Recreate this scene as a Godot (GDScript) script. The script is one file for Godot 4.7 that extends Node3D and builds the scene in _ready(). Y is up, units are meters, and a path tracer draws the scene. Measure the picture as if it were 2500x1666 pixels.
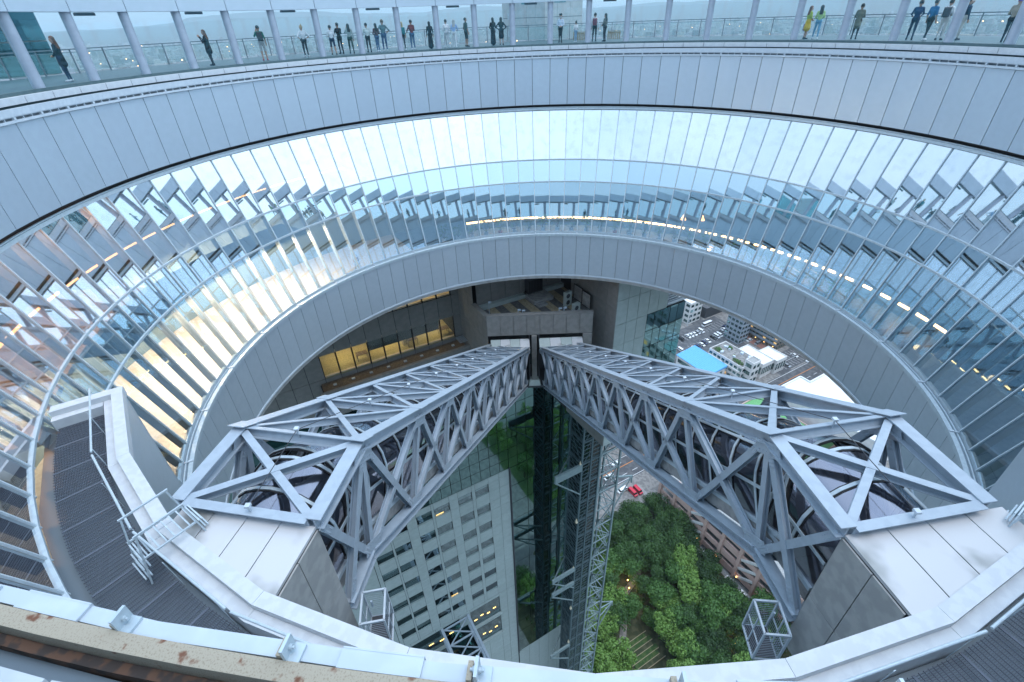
extends Node3D
# An atrium through a sky observatory: a crater of glass and panels with two escalator bridges, towers and a garden below.
# Origin: centre of the round opening, ground at y = 0. Azimuth 0 is -Z, growing towards +X.

const T := 172.0          # height of the eye above the ground
const STEP := PI / 48.0   # one of the 96 bays of the ring

var rng := RandomNumberGenerator.new()
var M := {}
var taken := {}

# ------------------------------------------------------------------ geometry collector
class Geo:
	var v := PackedVector3Array()
	var n := PackedVector3Array()
	var c := PackedColorArray()
	var tint := Color.WHITE
	var coloured := false
	func tri(a: Vector3, b: Vector3, d: Vector3) -> void:
		var m := (b - a).cross(d - a)
		if m.length_squared() < 1e-14:
			return
		m = m.normalized()
		v.append(a); v.append(d); v.append(b)
		for i in 3:
			n.append(m)
			c.append(tint)
	func smooth_tri(a: Vector3, b: Vector3, d: Vector3, na: Vector3, nb: Vector3, nd: Vector3) -> void:
		v.append(a); v.append(d); v.append(b)
		n.append(na); n.append(nd); n.append(nb)
		for i in 3:
			c.append(tint)
	func quad(a: Vector3, b: Vector3, d: Vector3, e: Vector3) -> void:
		tri(a, b, d)
		tri(a, d, e)
	# corners: 0-3 bottom counter-clockwise seen from above, 4-7 above them
	func hexa(p: Array) -> void:
		quad(p[3], p[2], p[1], p[0]); quad(p[4], p[5], p[6], p[7])
		for i in 4:
			var j := (i + 1) % 4
			quad(p[i], p[j], p[j + 4], p[i + 4])
	func box(at: Vector3, size: Vector3, b := Basis()) -> void:
		var x := b.x * size.x * 0.5
		var y := b.y * size.y * 0.5
		var z := b.z * size.z * 0.5
		hexa([at - x - y + z, at + x - y + z, at + x - y - z, at - x - y - z, at - x + y + z, at + x + y + z, at + x + y - z, at - x + y - z])
	# box with bevelled long edges on top
	func slab(at: Vector3, size: Vector3, bev: float, b := Basis()) -> void:
		box(at - b.y * bev * 0.5, Vector3(size.x, size.y - bev, size.z), b)
		var x := b.x * size.x * 0.5
		var z := b.z * size.z * 0.5
		var y0 := b.y * (size.y * 0.5 - bev)
		var y1 := b.y * size.y * 0.5
		var xi := b.x * (size.x * 0.5 - bev)
		var zi := b.z * (size.z * 0.5 - bev)
		var lo := [at - x + z + y0, at + x + z + y0, at + x - z + y0, at - x - z + y0]
		var hi := [at - xi + zi + y1, at + xi + zi + y1, at + xi - zi + y1, at - xi - zi + y1]
		for i in 4:
			var j := (i + 1) % 4
			quad(lo[i], lo[j], hi[j], hi[i])
		quad(hi[0], hi[1], hi[2], hi[3])
	static func frame(a: Vector3, b: Vector3, up: Vector3) -> Basis:
		var z := (b - a).normalized()
		var x := up.cross(z)
		if x.length() < 1e-4:
			x = Vector3.RIGHT.cross(z)
		x = x.normalized()
		return Basis(x, z.cross(x), z)
	func beam(a: Vector3, b: Vector3, w: float, h: float, up := Vector3.UP) -> void:
		box((a + b) * 0.5, Vector3(w, h, a.distance_to(b)), frame(a, b, up))
	func ibeam(a: Vector3, b: Vector3, w: float, h: float, up := Vector3.UP, t := 0.03) -> void:
		var f := frame(a, b, up)
		var l := a.distance_to(b)
		var m := (a + b) * 0.5
		box(m + f.y * (h - t) * 0.5, Vector3(w, t, l), f)
		box(m - f.y * (h - t) * 0.5, Vector3(w, t, l), f)
		box(m, Vector3(t, h - 2 * t, l - 0.001), f)
	func rod(a: Vector3, b: Vector3, r: float, sides := 8, r2 := -1.0) -> void:
		if r2 < 0:
			r2 = r
		var f := frame(a, b, Vector3.UP if absf((b - a).normalized().y) < 0.95 else Vector3.RIGHT)
		for i in sides:
			var t0 := TAU * i / sides
			var t1 := TAU * (i + 1) / sides
			var d0 := f.x * cos(t0) + f.y * sin(t0)
			var d1 := f.x * cos(t1) + f.y * sin(t1)
			smooth_tri(a + d0 * r, a + d1 * r, b + d1 * r2, d0, d1, d1)
			smooth_tri(a + d0 * r, b + d1 * r2, b + d0 * r2, d0, d1, d0)
			tri(a, a + d1 * r, a + d0 * r)
			tri(b, b + d0 * r2, b + d1 * r2)
	# box bent round the ring's axis: radii r0 < r1, heights h0 < h1, azimuths a0 < a1
	func arc(r0: float, r1: float, h0: float, h1: float, a0: float, a1: float, segs := 1, caps := true) -> void:
		for i in segs:
			var s := lerpf(a0, a1, float(i) / segs)
			var e := lerpf(a0, a1, float(i + 1) / segs)
			var ds := Vector3(sin(s), 0, -cos(s))
			var de := Vector3(sin(e), 0, -cos(e))
			var lo := Vector3(0, h0, 0)
			var hi := Vector3(0, h1, 0)
			quad(ds * r0 + hi, de * r0 + hi, de * r0 + lo, ds * r0 + lo)   # inner face
			quad(de * r1 + hi, ds * r1 + hi, ds * r1 + lo, de * r1 + lo)
			quad(ds * r0 + hi, ds * r1 + hi, de * r1 + hi, de * r0 + hi)
			quad(ds * r0 + lo, de * r0 + lo, de * r1 + lo, ds * r1 + lo)
			if caps and i == 0:
				quad(ds * r0 + lo, ds * r1 + lo, ds * r1 + hi, ds * r0 + hi)
			if caps and i == segs - 1:
				quad(de * r1 + lo, de * r0 + lo, de * r0 + hi, de * r1 + hi)
	# polygon (counter-clockwise in x, -z) drawn out between two heights
	func prism(poly: PackedVector2Array, h0: float, h1: float) -> void:
		var idx := Geometry2D.triangulate_polygon(poly)
		for i in range(0, idx.size(), 3):
			var a := poly[idx[i]]
			var b := poly[idx[i + 1]]
			var d := poly[idx[i + 2]]
			if (b - a).cross(d - a) > 0:
				var q := b
				b = d
				d = q
			tri(Vector3(a.x, h1, a.y), Vector3(b.x, h1, b.y), Vector3(d.x, h1, d.y))
			tri(Vector3(a.x, h0, a.y), Vector3(d.x, h0, d.y), Vector3(b.x, h0, b.y))
		var ccw := not Geometry2D.is_polygon_clockwise(poly)
		for i in poly.size():
			var a := poly[i]
			var b := poly[(i + 1) % poly.size()]
			if ccw:
				var q := a
				a = b
				b = q
			quad(Vector3(a.x, h0, a.y), Vector3(b.x, h0, b.y), Vector3(b.x, h1, b.y), Vector3(a.x, h1, a.y))
	func mesh(m: Material) -> ArrayMesh:
		var arr := []
		arr.resize(Mesh.ARRAY_MAX)
		arr[Mesh.ARRAY_VERTEX] = v
		arr[Mesh.ARRAY_NORMAL] = n
		if coloured:
			arr[Mesh.ARRAY_COLOR] = c
		var out := ArrayMesh.new()
		out.add_surface_from_arrays(Mesh.PRIMITIVE_TRIANGLES, arr)
		out.surface_set_material(0, m)
		return out

# ------------------------------------------------------------------ nodes
func numbered(called: String) -> String:
	taken[called] = taken.get(called, -1) + 1
	return called if taken[called] == 0 else "%s_%03d" % [called, taken[called]]

func tag(o: Node3D, label := "", category := "", group := "", kind := "") -> Node3D:
	if label: o.set_meta("label", label)
	if category: o.set_meta("category", category)
	if group: o.set_meta("group", group)
	if kind: o.set_meta("kind", kind)
	return o

func thing(called: String, label: String, category: String, at := Vector3.ZERO, turn := 0.0, group := "") -> Node3D:
	var o := Node3D.new()
	o.name = numbered(called)
	add_child(o)
	o.position = at
	o.rotation.y = turn
	return tag(o, label, category, group)

func part(parent: Node3D, called: String, m: Mesh, xf := Transform3D()) -> MeshInstance3D:
	var o := MeshInstance3D.new()
	o.name = called
	o.mesh = m
	o.transform = xf
	parent.add_child(o, true)
	return o

func solo(called: String, m: Mesh, label: String, category: String, xf := Transform3D(), group := "") -> MeshInstance3D:
	var o := MeshInstance3D.new()
	o.name = numbered(called)
	o.mesh = m
	o.transform = xf
	add_child(o)
	tag(o, label, category, group)
	return o

func setting(called: String, m: Mesh, xf := Transform3D(), kind := "structure") -> MeshInstance3D:
	var o := MeshInstance3D.new()
	o.name = numbered(called)
	o.mesh = m
	o.transform = xf
	add_child(o)
	o.set_meta("kind", kind)
	return o

func spun(az: float) -> Transform3D:
	return Transform3D(Basis(Vector3.UP, -az), Vector3.ZERO)

# ------------------------------------------------------------------ materials
func lin(r: float, g: float, b: float) -> Color:
	return Color(r, g, b).linear_to_srgb()

func noise_tex(sd: int, freq: float, a: Color, b: Color, lo := 0.3, hi := 0.7, size := 256, octaves := 4) -> ImageTexture:
	var f := FastNoiseLite.new()
	f.seed = sd
	f.noise_type = FastNoiseLite.TYPE_SIMPLEX
	f.frequency = freq
	f.fractal_octaves = octaves
	var src := f.get_seamless_image(size, size)
	var im := Image.create_empty(size, size, true, Image.FORMAT_RGB8)
	for y in size:
		for x in size:
			im.set_pixel(x, y, a.lerp(b, smoothstep(lo, hi, src.get_pixel(x, y).r)))
	im.generate_mipmaps()
	return ImageTexture.create_from_image(im)

func mat(col: Color, rough := 0.7, metal := 0.0, spec := 0.5) -> StandardMaterial3D:
	var m := StandardMaterial3D.new()
	m.albedo_color = col
	m.roughness = rough
	m.metallic = metal
	m.metallic_specular = spec
	return m

func mottled(a: Color, b: Color, sd: int, scale: float, rough := 0.7, metal := 0.0, world := true, lo := 0.3, hi := 0.7, freq := 0.02) -> StandardMaterial3D:
	var m := mat(Color.WHITE, rough, metal)
	m.albedo_texture = noise_tex(sd, freq, a, b, lo, hi)
	m.uv1_triplanar = true
	m.uv1_world_triplanar = world
	m.uv1_scale = Vector3.ONE * scale
	return m

func rusty() -> StandardMaterial3D:   # sandy primer with fine pits and a few rust runs
	var f := FastNoiseLite.new()
	f.seed = 41
	f.frequency = 0.012
	f.fractal_octaves = 5
	var fine := FastNoiseLite.new()
	fine.seed = 42
	fine.frequency = 0.16
	var im := Image.create_empty(512, 512, true, Image.FORMAT_RGB8)
	var big := f.get_seamless_image(512, 512)
	var pit := fine.get_seamless_image(512, 512)
	for y in 512:
		for x in 512:
			var c := lin(0.40, 0.345, 0.265).lerp(lin(0.28, 0.23, 0.17), smoothstep(0.55, 0.85, pit.get_pixel(x, y).r))
			c = c.lerp(lin(0.17, 0.075, 0.045), smoothstep(0.76, 0.95, big.get_pixel(x, y).r))
			im.set_pixel(x, y, c)
	im.generate_mipmaps()
	var m := mat(Color.WHITE, 0.9)
	m.albedo_texture = ImageTexture.create_from_image(im)
	m.uv1_triplanar = true
	m.uv1_world_triplanar = true
	m.uv1_scale = Vector3.ONE * 1.1
	return m

func coated(col: Color, share: float, rough := 0.02) -> StandardMaterial3D:   # glass with a mirror coating
	var m := mat(col, rough, 1.0)
	m.albedo_color.a = share
	m.transparency = BaseMaterial3D.TRANSPARENCY_ALPHA
	var im := Image.create_empty(4, 4, false, Image.FORMAT_RGB8)
	im.fill(Color.WHITE)
	m.albedo_texture = ImageTexture.create_from_image(im)
	return m

func pane(col: Color, alpha: float) -> StandardMaterial3D:
	var m := mat(col, 0.03)
	m.albedo_color.a = alpha
	m.transparency = BaseMaterial3D.TRANSPARENCY_ALPHA
	return m

func glow(col: Color, energy: float) -> StandardMaterial3D:
	var m := mat(col)
	m.emission_enabled = true
	m.emission = col
	m.emission_energy_multiplier = energy
	return m

func make_materials() -> void:
	for i in 3:
		var k := 1.0 + (i - 1) * 0.018
		M["clad%d" % i] = mottled(lin(0.46 * k, 0.54 * k, 0.61 * k), lin(0.475 * k, 0.555 * k, 0.625 * k), 11 + i, 0.35, 0.38, 0.45)
		M["stone%d" % i] = mottled(lin(0.30 * k, 0.305 * k, 0.30 * k), lin(0.37 * k, 0.37 * k, 0.36 * k), 31 + i, 0.3, 0.55, 0.1)
		M["low%d" % i] = mottled(lin(0.445 * k, 0.515 * k, 0.57 * k), lin(0.465 * k, 0.535 * k, 0.59 * k), 51 + i, 0.4, 0.38, 0.35)
	M.joint = mat(lin(0.03, 0.032, 0.036), 0.9)
	M.white = mottled(lin(0.47, 0.53, 0.585), lin(0.515, 0.575, 0.625), 21, 0.5, 0.5)
	M.coping = mottled(lin(0.50, 0.53, 0.56), lin(0.545, 0.575, 0.60), 22, 0.5, 0.45)
	M.frame = mottled(lin(0.44, 0.52, 0.57), lin(0.495, 0.575, 0.62), 23, 0.8, 0.4, 0.2)
	M.steel = mottled(lin(0.325, 0.385, 0.445), lin(0.355, 0.415, 0.475), 24, 0.45, 0.5, 0.1)
	M.fin = mat(lin(0.20, 0.25, 0.29), 0.5, 0.3)
	M.glass = coated(Color(0.84, 0.95, 1.0), 0.42)
	M.glass_mid = coated(Color(0.88, 0.96, 1.0), 0.60)
	M.glass_top = coated(Color(0.96, 0.98, 1.0), 0.70)
	M.glass_top.albedo_texture = noise_tex(47, 0.012, Color(1, 1, 1), Color(0.94, 0.945, 0.95), 0.5, 1.0)
	M.glass_top.uv1_triplanar = true
	M.glass_top.uv1_world_triplanar = true
	M.glass_top.uv1_scale = Vector3.ONE * 0.3
	M.deck_glass = coated(Color(0.50, 0.80, 0.86), 0.15, 0.04)
	M.rail_glass = pane(Color(0.55, 0.8, 0.8), 0.12)
	M.mirror = coated(Color(0.46, 0.58, 0.58), 1.0, 0.03)
	M.mirror.transparency = BaseMaterial3D.TRANSPARENCY_DISABLED
	M.tube = coated(Color(0.56, 0.56, 0.60), 0.80, 0.10)
	M.black = mat(lin(0.012, 0.012, 0.014), 0.6)
	M.dark = mat(lin(0.05, 0.052, 0.06), 0.7)
	M.concrete = mottled(lin(0.24, 0.24, 0.24), lin(0.33, 0.33, 0.32), 25, 0.3, 0.85)
	M.deck = mottled(lin(0.05, 0.095, 0.105), lin(0.07, 0.115, 0.125), 26, 0.4, 0.6)
	M.column = mottled(lin(0.33, 0.38, 0.45), lin(0.37, 0.42, 0.49), 29, 0.4, 0.4, 0.2)
	M.rail_dark = mat(lin(0.16, 0.20, 0.22), 0.5, 0.3)
	M.wood_floor = mottled(lin(0.50, 0.48, 0.45), lin(0.57, 0.55, 0.51), 27, 0.5, 0.35)
	M.blue_floor = mottled(lin(0.16, 0.25, 0.34), lin(0.20, 0.29, 0.38), 28, 0.4, 0.4)
	M.inner_wall = mat(lin(0.12, 0.18, 0.22), 0.7)
	M.strip = glow(Color(1.0, 0.80, 0.52), 6.0)
	M.warm = glow(Color(1.0, 0.74, 0.42), 3.0)
	M.grate = mat(lin(0.11, 0.13, 0.165), 0.6, 0.2)
	M.rust = rusty()
	M.rust_dark = mottled(lin(0.16, 0.09, 0.06), lin(0.07, 0.055, 0.05), 45, 0.9, 0.9, 0.0, true, 0.35, 0.65, 0.03)
	M.stripe_a = mottled(lin(0.30, 0.25, 0.16), lin(0.38, 0.32, 0.22), 43, 0.5, 0.9)
	M.stripe_b = mottled(lin(0.10, 0.10, 0.10), lin(0.14, 0.135, 0.13), 44, 0.5, 0.9)
	M.stained = mottled(lin(0.53, 0.535, 0.55), lin(0.24, 0.25, 0.245), 42, 0.2, 0.6, 0.0, true, 0.52, 1.0, 0.008)

# ------------------------------------------------------------------ build
func _ready() -> void:
	rng.seed = 7
	view()
	make_materials()
	ring()
	bridges()
	platform()
	tower()
	trees()
	ground()
	buildings()
	cars()
	garden()
	far_city()
	furnish()
	roof_things()
	near_things()
	people()

func view() -> void:
	var cam := Camera3D.new()
	var p := deg_to_rad(33.878)
	var r := deg_to_rad(-2.266)
	var up := Vector3(0, cos(p), -sin(p))
	var x := Vector3.RIGHT * cos(r) + up * sin(r)
	var y := -Vector3.RIGHT * sin(r) + up * cos(r)
	cam.transform = Transform3D(Basis(x, y, x.cross(y)), Vector3(-2.279, T, 20.665))
	cam.fov = 70.38
	cam.near = 0.05
	cam.far = 60000.0
	add_child(cam)
	cam.current = true
	var env := Environment.new()
	env.background_mode = Environment.BG_SKY
	env.sky = Sky.new()
	env.sky.sky_material = overcast()
	env.tonemap_mode = Environment.TONE_MAPPER_LINEAR
	env.tonemap_exposure = 1.45
	env.fog_enabled = true
	env.fog_density = 0.000085
	env.fog_light_color = Color(0.88, 0.96, 1.0)
	env.sdfgi_enabled = true
	env.ssao_enabled = true
	env.ssil_enabled = true
	var we := WorldEnvironment.new()
	we.environment = env
	add_child(we)
	var sun := DirectionalLight3D.new()
	sun.light_energy = 0.3
	sun.light_color = Color(1.0, 0.95, 0.9)
	sun.light_angular_distance = 30.0
	sun.shadow_enabled = true
	add_child(sun)
	sun.look_at_from_position(Vector3(15, 62, 6), Vector3.ZERO)

func overcast() -> PanoramaSkyMaterial:
	var f := FastNoiseLite.new()
	f.seed = 5
	f.frequency = 1.6
	f.fractal_octaves = 5
	var w := 512
	var h := 256
	var im := Image.create_empty(w, h, false, Image.FORMAT_RGBF)
	for y in h:
		var el := PI * 0.5 - PI * (y + 0.5) / h
		for x in w:
			var az := TAU * (x + 0.5) / w
			var d := Vector3(sin(az) * cos(el), sin(el), -cos(az) * cos(el))
			var s := clampf(sin(el), 0.0, 1.0)
			var low := Color(0.60, 0.80, 0.88) * 0.82
			var high := Color(0.76, 0.89, 1.08) * 1.75
			var col := low.lerp(high, pow(s, 0.75))
			var q := d / (absf(d.y) + 0.35)
			var cl := f.get_noise_3d(q.x, q.y * 0.3, q.z)
			var glow_side := pow(clampf(0.5 + 0.5 * cos(az - 1.7), 0, 1), 2.0) * exp(-absf(el) * 1.1)
			col = col * (0.86 + 0.8 * glow_side + 0.16 * cl)
			col = col.lerp(Color(0.96, 0.98, 1.0) * col.g, clampf(0.15 + 0.4 * cl + 0.4 * glow_side, 0, 0.8))
			if el < 0:
				col = col.lerp(Color(0.25, 0.33, 0.36), clampf(-el * 6.0, 0, 1))
			im.set_pixel(x, y, Color(col.r * 0.83, col.g * 0.97, col.b * 1.10))
	var m := PanoramaSkyMaterial.new()
	m.panorama = ImageTexture.create_from_image(im)
	return m

# radius of the leaning glass at height h below the eye
func glass_r(h: float) -> float:
	return 19.1 + (h + 9.51) * 0.335

func is_near(az: float) -> bool:   # bays behind the service walkway
	var d := fposmod(rad_to_deg(az), 360.0)
	return d > 128.0 and d < 238.0

func ring() -> void:
	var o := thing("observatory_ring", "round crater of pale panels and leaning glass on the roof deck", "building")
	var h := STEP * 0.5
	var gap := 0.015 / 20.0
	# upper and lower cladding, glass rows
	var up_panel := []
	var low_panel := []
	for i in 3:
		var g := Geo.new()
		g.arc(20.0, 20.05, T - 5.69, T - 2.64, gap, STEP - gap)
		up_panel.append(g.mesh(M["clad%d" % i]))
		g = Geo.new()
		g.arc(17.02, 17.07, T - 18.52, T - 15.06, gap, STEP - gap)
		low_panel.append(g.mesh(M["low%d" % i]))
	var g := Geo.new()
	g.arc(20.065, 20.3, T - 5.75, T - 2.6, 0, TAU, 96, false)
	g.arc(20.35, 20.6, T - 6.0, T - 5.72, 0, TAU, 96, false)
	part(o, "backing_ring", g.mesh(M.joint))
	g = Geo.new()
	g.arc(17.085, 17.6, T - 18.6, T - 15.0, 0, TAU, 96, false)
	part(o, "lower_backing_ring", g.mesh(M.joint))
	g = Geo.new()
	g.arc(20.08, 20.22, T - 6.08, T - 5.94, 0, TAU, 96, false)
	g.arc(20.12, 20.2, T - 5.925, T - 5.88, 0, TAU, 96, false)
	part(o, "head_frame", g.mesh(M.frame))
	g = Geo.new()
	g.arc(16.985, 17.08, T - 18.64, T - 18.53, 0, TAU, 96, false)
	part(o, "edge_trim", g.mesh(M.white))
	var rows := [[-6.08, -9.48], [-9.54, -11.06], [-11.12, -14.75]]
	var panes := []
	for r in rows:
		g = Geo.new()
		var ra := glass_r(r[0])
		var rb := glass_r(r[1])
		var m0 := 0.022 / ra
		var a := Vector3(sin(m0), 0, -cos(m0))
		var b := Vector3(sin(STEP - m0), 0, -cos(STEP - m0))
		g.quad(a * ra + Vector3.UP * (T + r[0]), b * ra + Vector3.UP * (T + r[0]), b * rb + Vector3.UP * (T + r[1]), a * rb + Vector3.UP * (T + r[1]))
		panes.append(g.mesh([M.glass_top, M.glass_mid, M.glass][panes.size()]))
	var mull := []
	for r in [[-6.0, -14.8], [-6.0, -9.6]]:
		g = Geo.new()
		var a := Vector3(0, T + r[0], -glass_r(r[0]))
		var b := Vector3(0, T + r[1], -glass_r(r[1]))
		var nrm := Vector3(0, 0.3176, 0.9482)
		g.beam(a + nrm * 0.03, b + nrm * 0.03, 0.052, 0.05, nrm)
		mull.append(g.mesh(M.frame))
		g = Geo.new()
		g.beam(a - nrm * 0.17, b - nrm * 0.17, 0.06, 0.3, nrm)
		mull.append(g.mesh(M.fin))
	for k in 96:
		var az := STEP * k
		var x := spun(az)
		part(o, "cladding_panel", up_panel[rng.randi() % 3], x)
		part(o, "glass_pane", panes[0], x)
		var near := is_near(az + h)
		if not near:
			part(o, "lower_cladding_panel", low_panel[rng.randi() % 3], x)
			part(o, "glass_pane", panes[1], x)
			part(o, "glass_pane", panes[2], x)
		var j := 2 if is_near(az) else 0
		var ml := part(o, "mullion", mull[j], x)
		part(ml, "fin", mull[j + 1])
	for hh in [-9.51, -11.09]:
		g = Geo.new()
		var r := glass_r(hh)
		if hh > -10:
			g.arc(r - 0.06, r + 0.02, T + hh - 0.05, T + hh + 0.05, 0, TAU, 96, false)
		else:
			g.arc(r - 0.06, r + 0.02, T + hh - 0.05, T + hh + 0.05, -2.13, 2.24, 112, true)
		part(o, "transom", g.mesh(M.frame))
	# gutter at the foot of the glass
	g = Geo.new()
	g.arc(17.15, 17.6, T - 15.1, T - 14.93, -2.13, 2.24, 112)
	part(o, "gutter", g.mesh(M.fin))
	g = Geo.new()
	g.arc(17.34, 17.48, T - 14.93, T - 14.76, -2.13, 2.24, 112)
	part(o, "sill", g.mesh(M.frame))
	g = Geo.new()
	g.arc(16.96, 17.13, T - 15.05, T - 14.86, -2.13, 2.24, 112)
	part(o, "gutter_rail", g.mesh(M.frame))
	g = Geo.new()
	g.arc(17.22, 17.27, T - 14.93, T - 14.87, -2.13, 2.24, 112)
	part(o, "gutter_rail", g.mesh(M.frame))
	g = Geo.new()
	g.box(Vector3(0, T - 14.845, -17.2), Vector3(0.05, 0.03, 0.32))
	g.box(Vector3(0, T - 14.83, -17.05), Vector3(0.09, 0.06, 0.16))
	var clip := g.mesh(M.white)
	for k in range(-10, 12):
		part(o, "rail_clip", clip, spun(k * STEP * 3))
	# rim: gondola rail, coping tiles
	g = Geo.new()
	g.arc(19.928, 19.997, T - 2.21, T - 2.17, 0, TAU, 96, false)
	g.arc(19.928, 19.95, T - 2.41, T - 2.211, 0, TAU, 96, false)
	g.arc(19.945, 20.06, T - 2.44, T - 2.412, 0, TAU, 96, false)
	part(o, "gondola_rail", g.mesh(M.white))
	g = Geo.new()
	g.arc(20.0, 20.075, T - 2.4, T - 2.15, 3.1, 3.85, 40)
	part(o, "rusty_rail_bar", g.mesh(M.rust))
	g = Geo.new()
	g.arc(20.077, 20.12, T - 2.42, T - 2.24, 3.1, 3.85, 40)
	part(o, "rust_edge", g.mesh(M.rust_dark))
	g = Geo.new()
	g.arc(19.93, 19.995, T - 2.62, T - 2.53, 0, TAU, 96, false)
	part(o, "lower_rail", g.mesh(M.white))
	g = Geo.new()
	g.arc(20.13, 20.6, T - 2.62, T - 2.3, 0, TAU, 96, false)
	part(o, "rim_trough", g.mesh(M.fin))
	g = Geo.new()
	g.box(Vector3(0, T - 2.485, -19.97), Vector3(0.09, 0.085, 0.1))
	g.box(Vector3(0.45, T - 2.485, -19.98), Vector3(0.03, 0.085, 0.06))
	g.box(Vector3(-0.45, T - 2.485, -19.98), Vector3(0.03, 0.085, 0.06))
	var brk := g.mesh(M.white)
	g = Geo.new()
	g.arc(20.27, 20.64, T - 2.12, T - 1.88, gap, STEP - gap)
	var tile := g.mesh(M.coping)
	for k in 96:
		part(o, "rail_bracket", brk, spun(STEP * k))
		part(o, "coping_tile", tile, spun(STEP * k))
	# clamps on the near rail
	g = Geo.new()
	g.box(Vector3(0, T - 2.125, -19.963), Vector3(0.014, 0.09, 0.075))
	g.box(Vector3(-0.028, T - 2.162, -19.963), Vector3(0.056, 0.014, 0.07))
	g.rod(Vector3(-0.018, T - 2.125, -19.958), Vector3(0.018, T - 2.125, -19.958), 0.014, 6)
	g.rod(Vector3(-0.028, T - 2.125, -19.958), Vector3(0.028, T - 2.125, -19.958), 0.007, 6)
	var clamp_mesh := g.mesh(M.frame)
	g = Geo.new()
	g.box(Vector3(0.03, T - 2.15, -19.958), Vector3(0.022, 0.035, 0.07))
	var rusty := g.mesh(M.rust)
	for k in range(-6, 14):
		var c := part(o, "rail_clamp", clamp_mesh, spun(deg_to_rad(187.1 + k * 2.27)))
		part(c, "rusty_wedge", rusty)
	g = Geo.new()
	g.arc(19.922, 19.996, T - 2.168, T - 2.155, 0, deg_to_rad(1.0), 2)
	g.arc(19.915, 19.924, T - 2.26, T - 2.155, 0, deg_to_rad(1.0), 2)
	var splice := g.mesh(M.white)
	for k in range(-3, 7):
		part(o, "splice_plate", splice, spun(deg_to_rad(187.75 + k * 4.54)))
	# roof deck with columns, fascia, lamps, balustrade
	g = Geo.new()
	g.arc(20.5, 26.5, T - 2.6, T - 1.76, 0, TAU, 96, false)
	part(o, "roof_deck", g.mesh(M.deck))
	g = Geo.new()
	g.rod(Vector3(0, T - 1.9, -20.73), Vector3(0, T + 0.76, -20.73), 0.205, 18)
	var col := g.mesh(M.column)
	g = Geo.new()
	g.arc(20.42, 21.05, T + 0.75, T + 1.75, gap, STEP * 2 - gap, 2)
	var fascia := g.mesh(M.clad1)
	g = Geo.new()
	g.slab(Vector3(0, T + 0.69, -21.3), Vector3(0.9, 0.12, 0.16), 0.03)
	var lamp := g.mesh(M.dark)
	g = Geo.new()
	var b0 := 0.21 / 20.73
	var p0 := Vector3(sin(b0), 0, -cos(b0)) * 20.7
	var p1 := Vector3(sin(STEP * 2 - b0), 0, -cos(STEP * 2 - b0)) * 20.7
	g.quad(p0 + Vector3.UP * (T - 1.86), p1 + Vector3.UP * (T - 1.86), p1 + Vector3.UP * (T + 0.74), p0 + Vector3.UP * (T + 0.74))
	var bay := g.mesh(M.deck_glass)
	for k in 48:
		var az := STEP * 2 * k
		if k < 23 or k > 25:
			part(o, "deck_pane", bay, spun(az + STEP))
		part(o, "column", col, spun(az + STEP))
		part(o, "fascia_panel", fascia, spun(az + STEP))
		if k % 2 == 0:
			part(o, "lamp_housing", lamp, spun(az))
	g = Geo.new()
	g.arc(25.2, 25.215, T - 1.62, T - 0.78, 0.003, STEP - 0.003)
	var rp := g.mesh(M.rail_glass)
	g = Geo.new()
	g.box(Vector3(0, T - 1.19, -25.25), Vector3(0.05, 1.06, 0.05))
	var post := g.mesh(M.rail_dark)
	for k in range(-34, 35):
		part(o, "balustrade_pane", rp, spun(STEP * k))
		part(o, "balustrade_post", post, spun(STEP * k))
	g = Geo.new()
	g.arc(25.2, 25.28, T - 0.68, T - 0.63, -34 * STEP, 35 * STEP, 69)
	g.arc(25.22, 25.25, T - 0.8, T - 0.77, -34 * STEP, 35 * STEP, 69)
	part(o, "handrail", g.mesh(M.rail_dark))
	# rooms behind the glass
	g = Geo.new()
	g.arc(17.62, 25.0, T - 16.0, T - 15.7, -2.13, -0.55, 40)
	part(o, "gallery_floor", g.mesh(M.wood_floor))
	g = Geo.new()
	g.arc(17.62, 25.0, T - 16.0, T - 15.7, -0.549, 2.24, 72)
	part(o, "carpet_floor", g.mesh(M.blue_floor))
	g = Geo.new()
	g.arc(24.0, 24.3, T - 15.7, T - 5.9, 0, TAU, 96, false)
	part(o, "gallery_wall", g.mesh(M.inner_wall))
	g = Geo.new()
	g.arc(20.62, 25.0, T - 6.2, T - 5.9, 0, TAU, 96, false)
	part(o, "gallery_ceiling", g.mesh(M.inner_wall))
	g = Geo.new()
	g.arc(17.05, 30.0, T - 18.9, T - 18.66, 0, TAU, 96, false)
	part(o, "soffit", g.mesh(M.stone1))

# ------------------------------------------------------------------ escalator bridges
func bridges() -> void:
	bridge("escalator_bridge", "steel truss bridge with glass escalator tube on the left, facing the lit windows", Vector3(-6.519, -9.5, 11.251), deg_to_rad(11.58), -1.0, 3.56, 3.55, 4.335, 3.71, Vector3(-6.95, -9.5, 13.71))
	bridge("escalator_bridge", "steel truss bridge with glass escalator tube on the right, above the garden trees", Vector3(4.498, -9.5, 11.588), deg_to_rad(-8.09), 1.0, 3.48, 3.62, 4.717, 3.64, Vector3(4.78, -9.5, 14.45))

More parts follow.
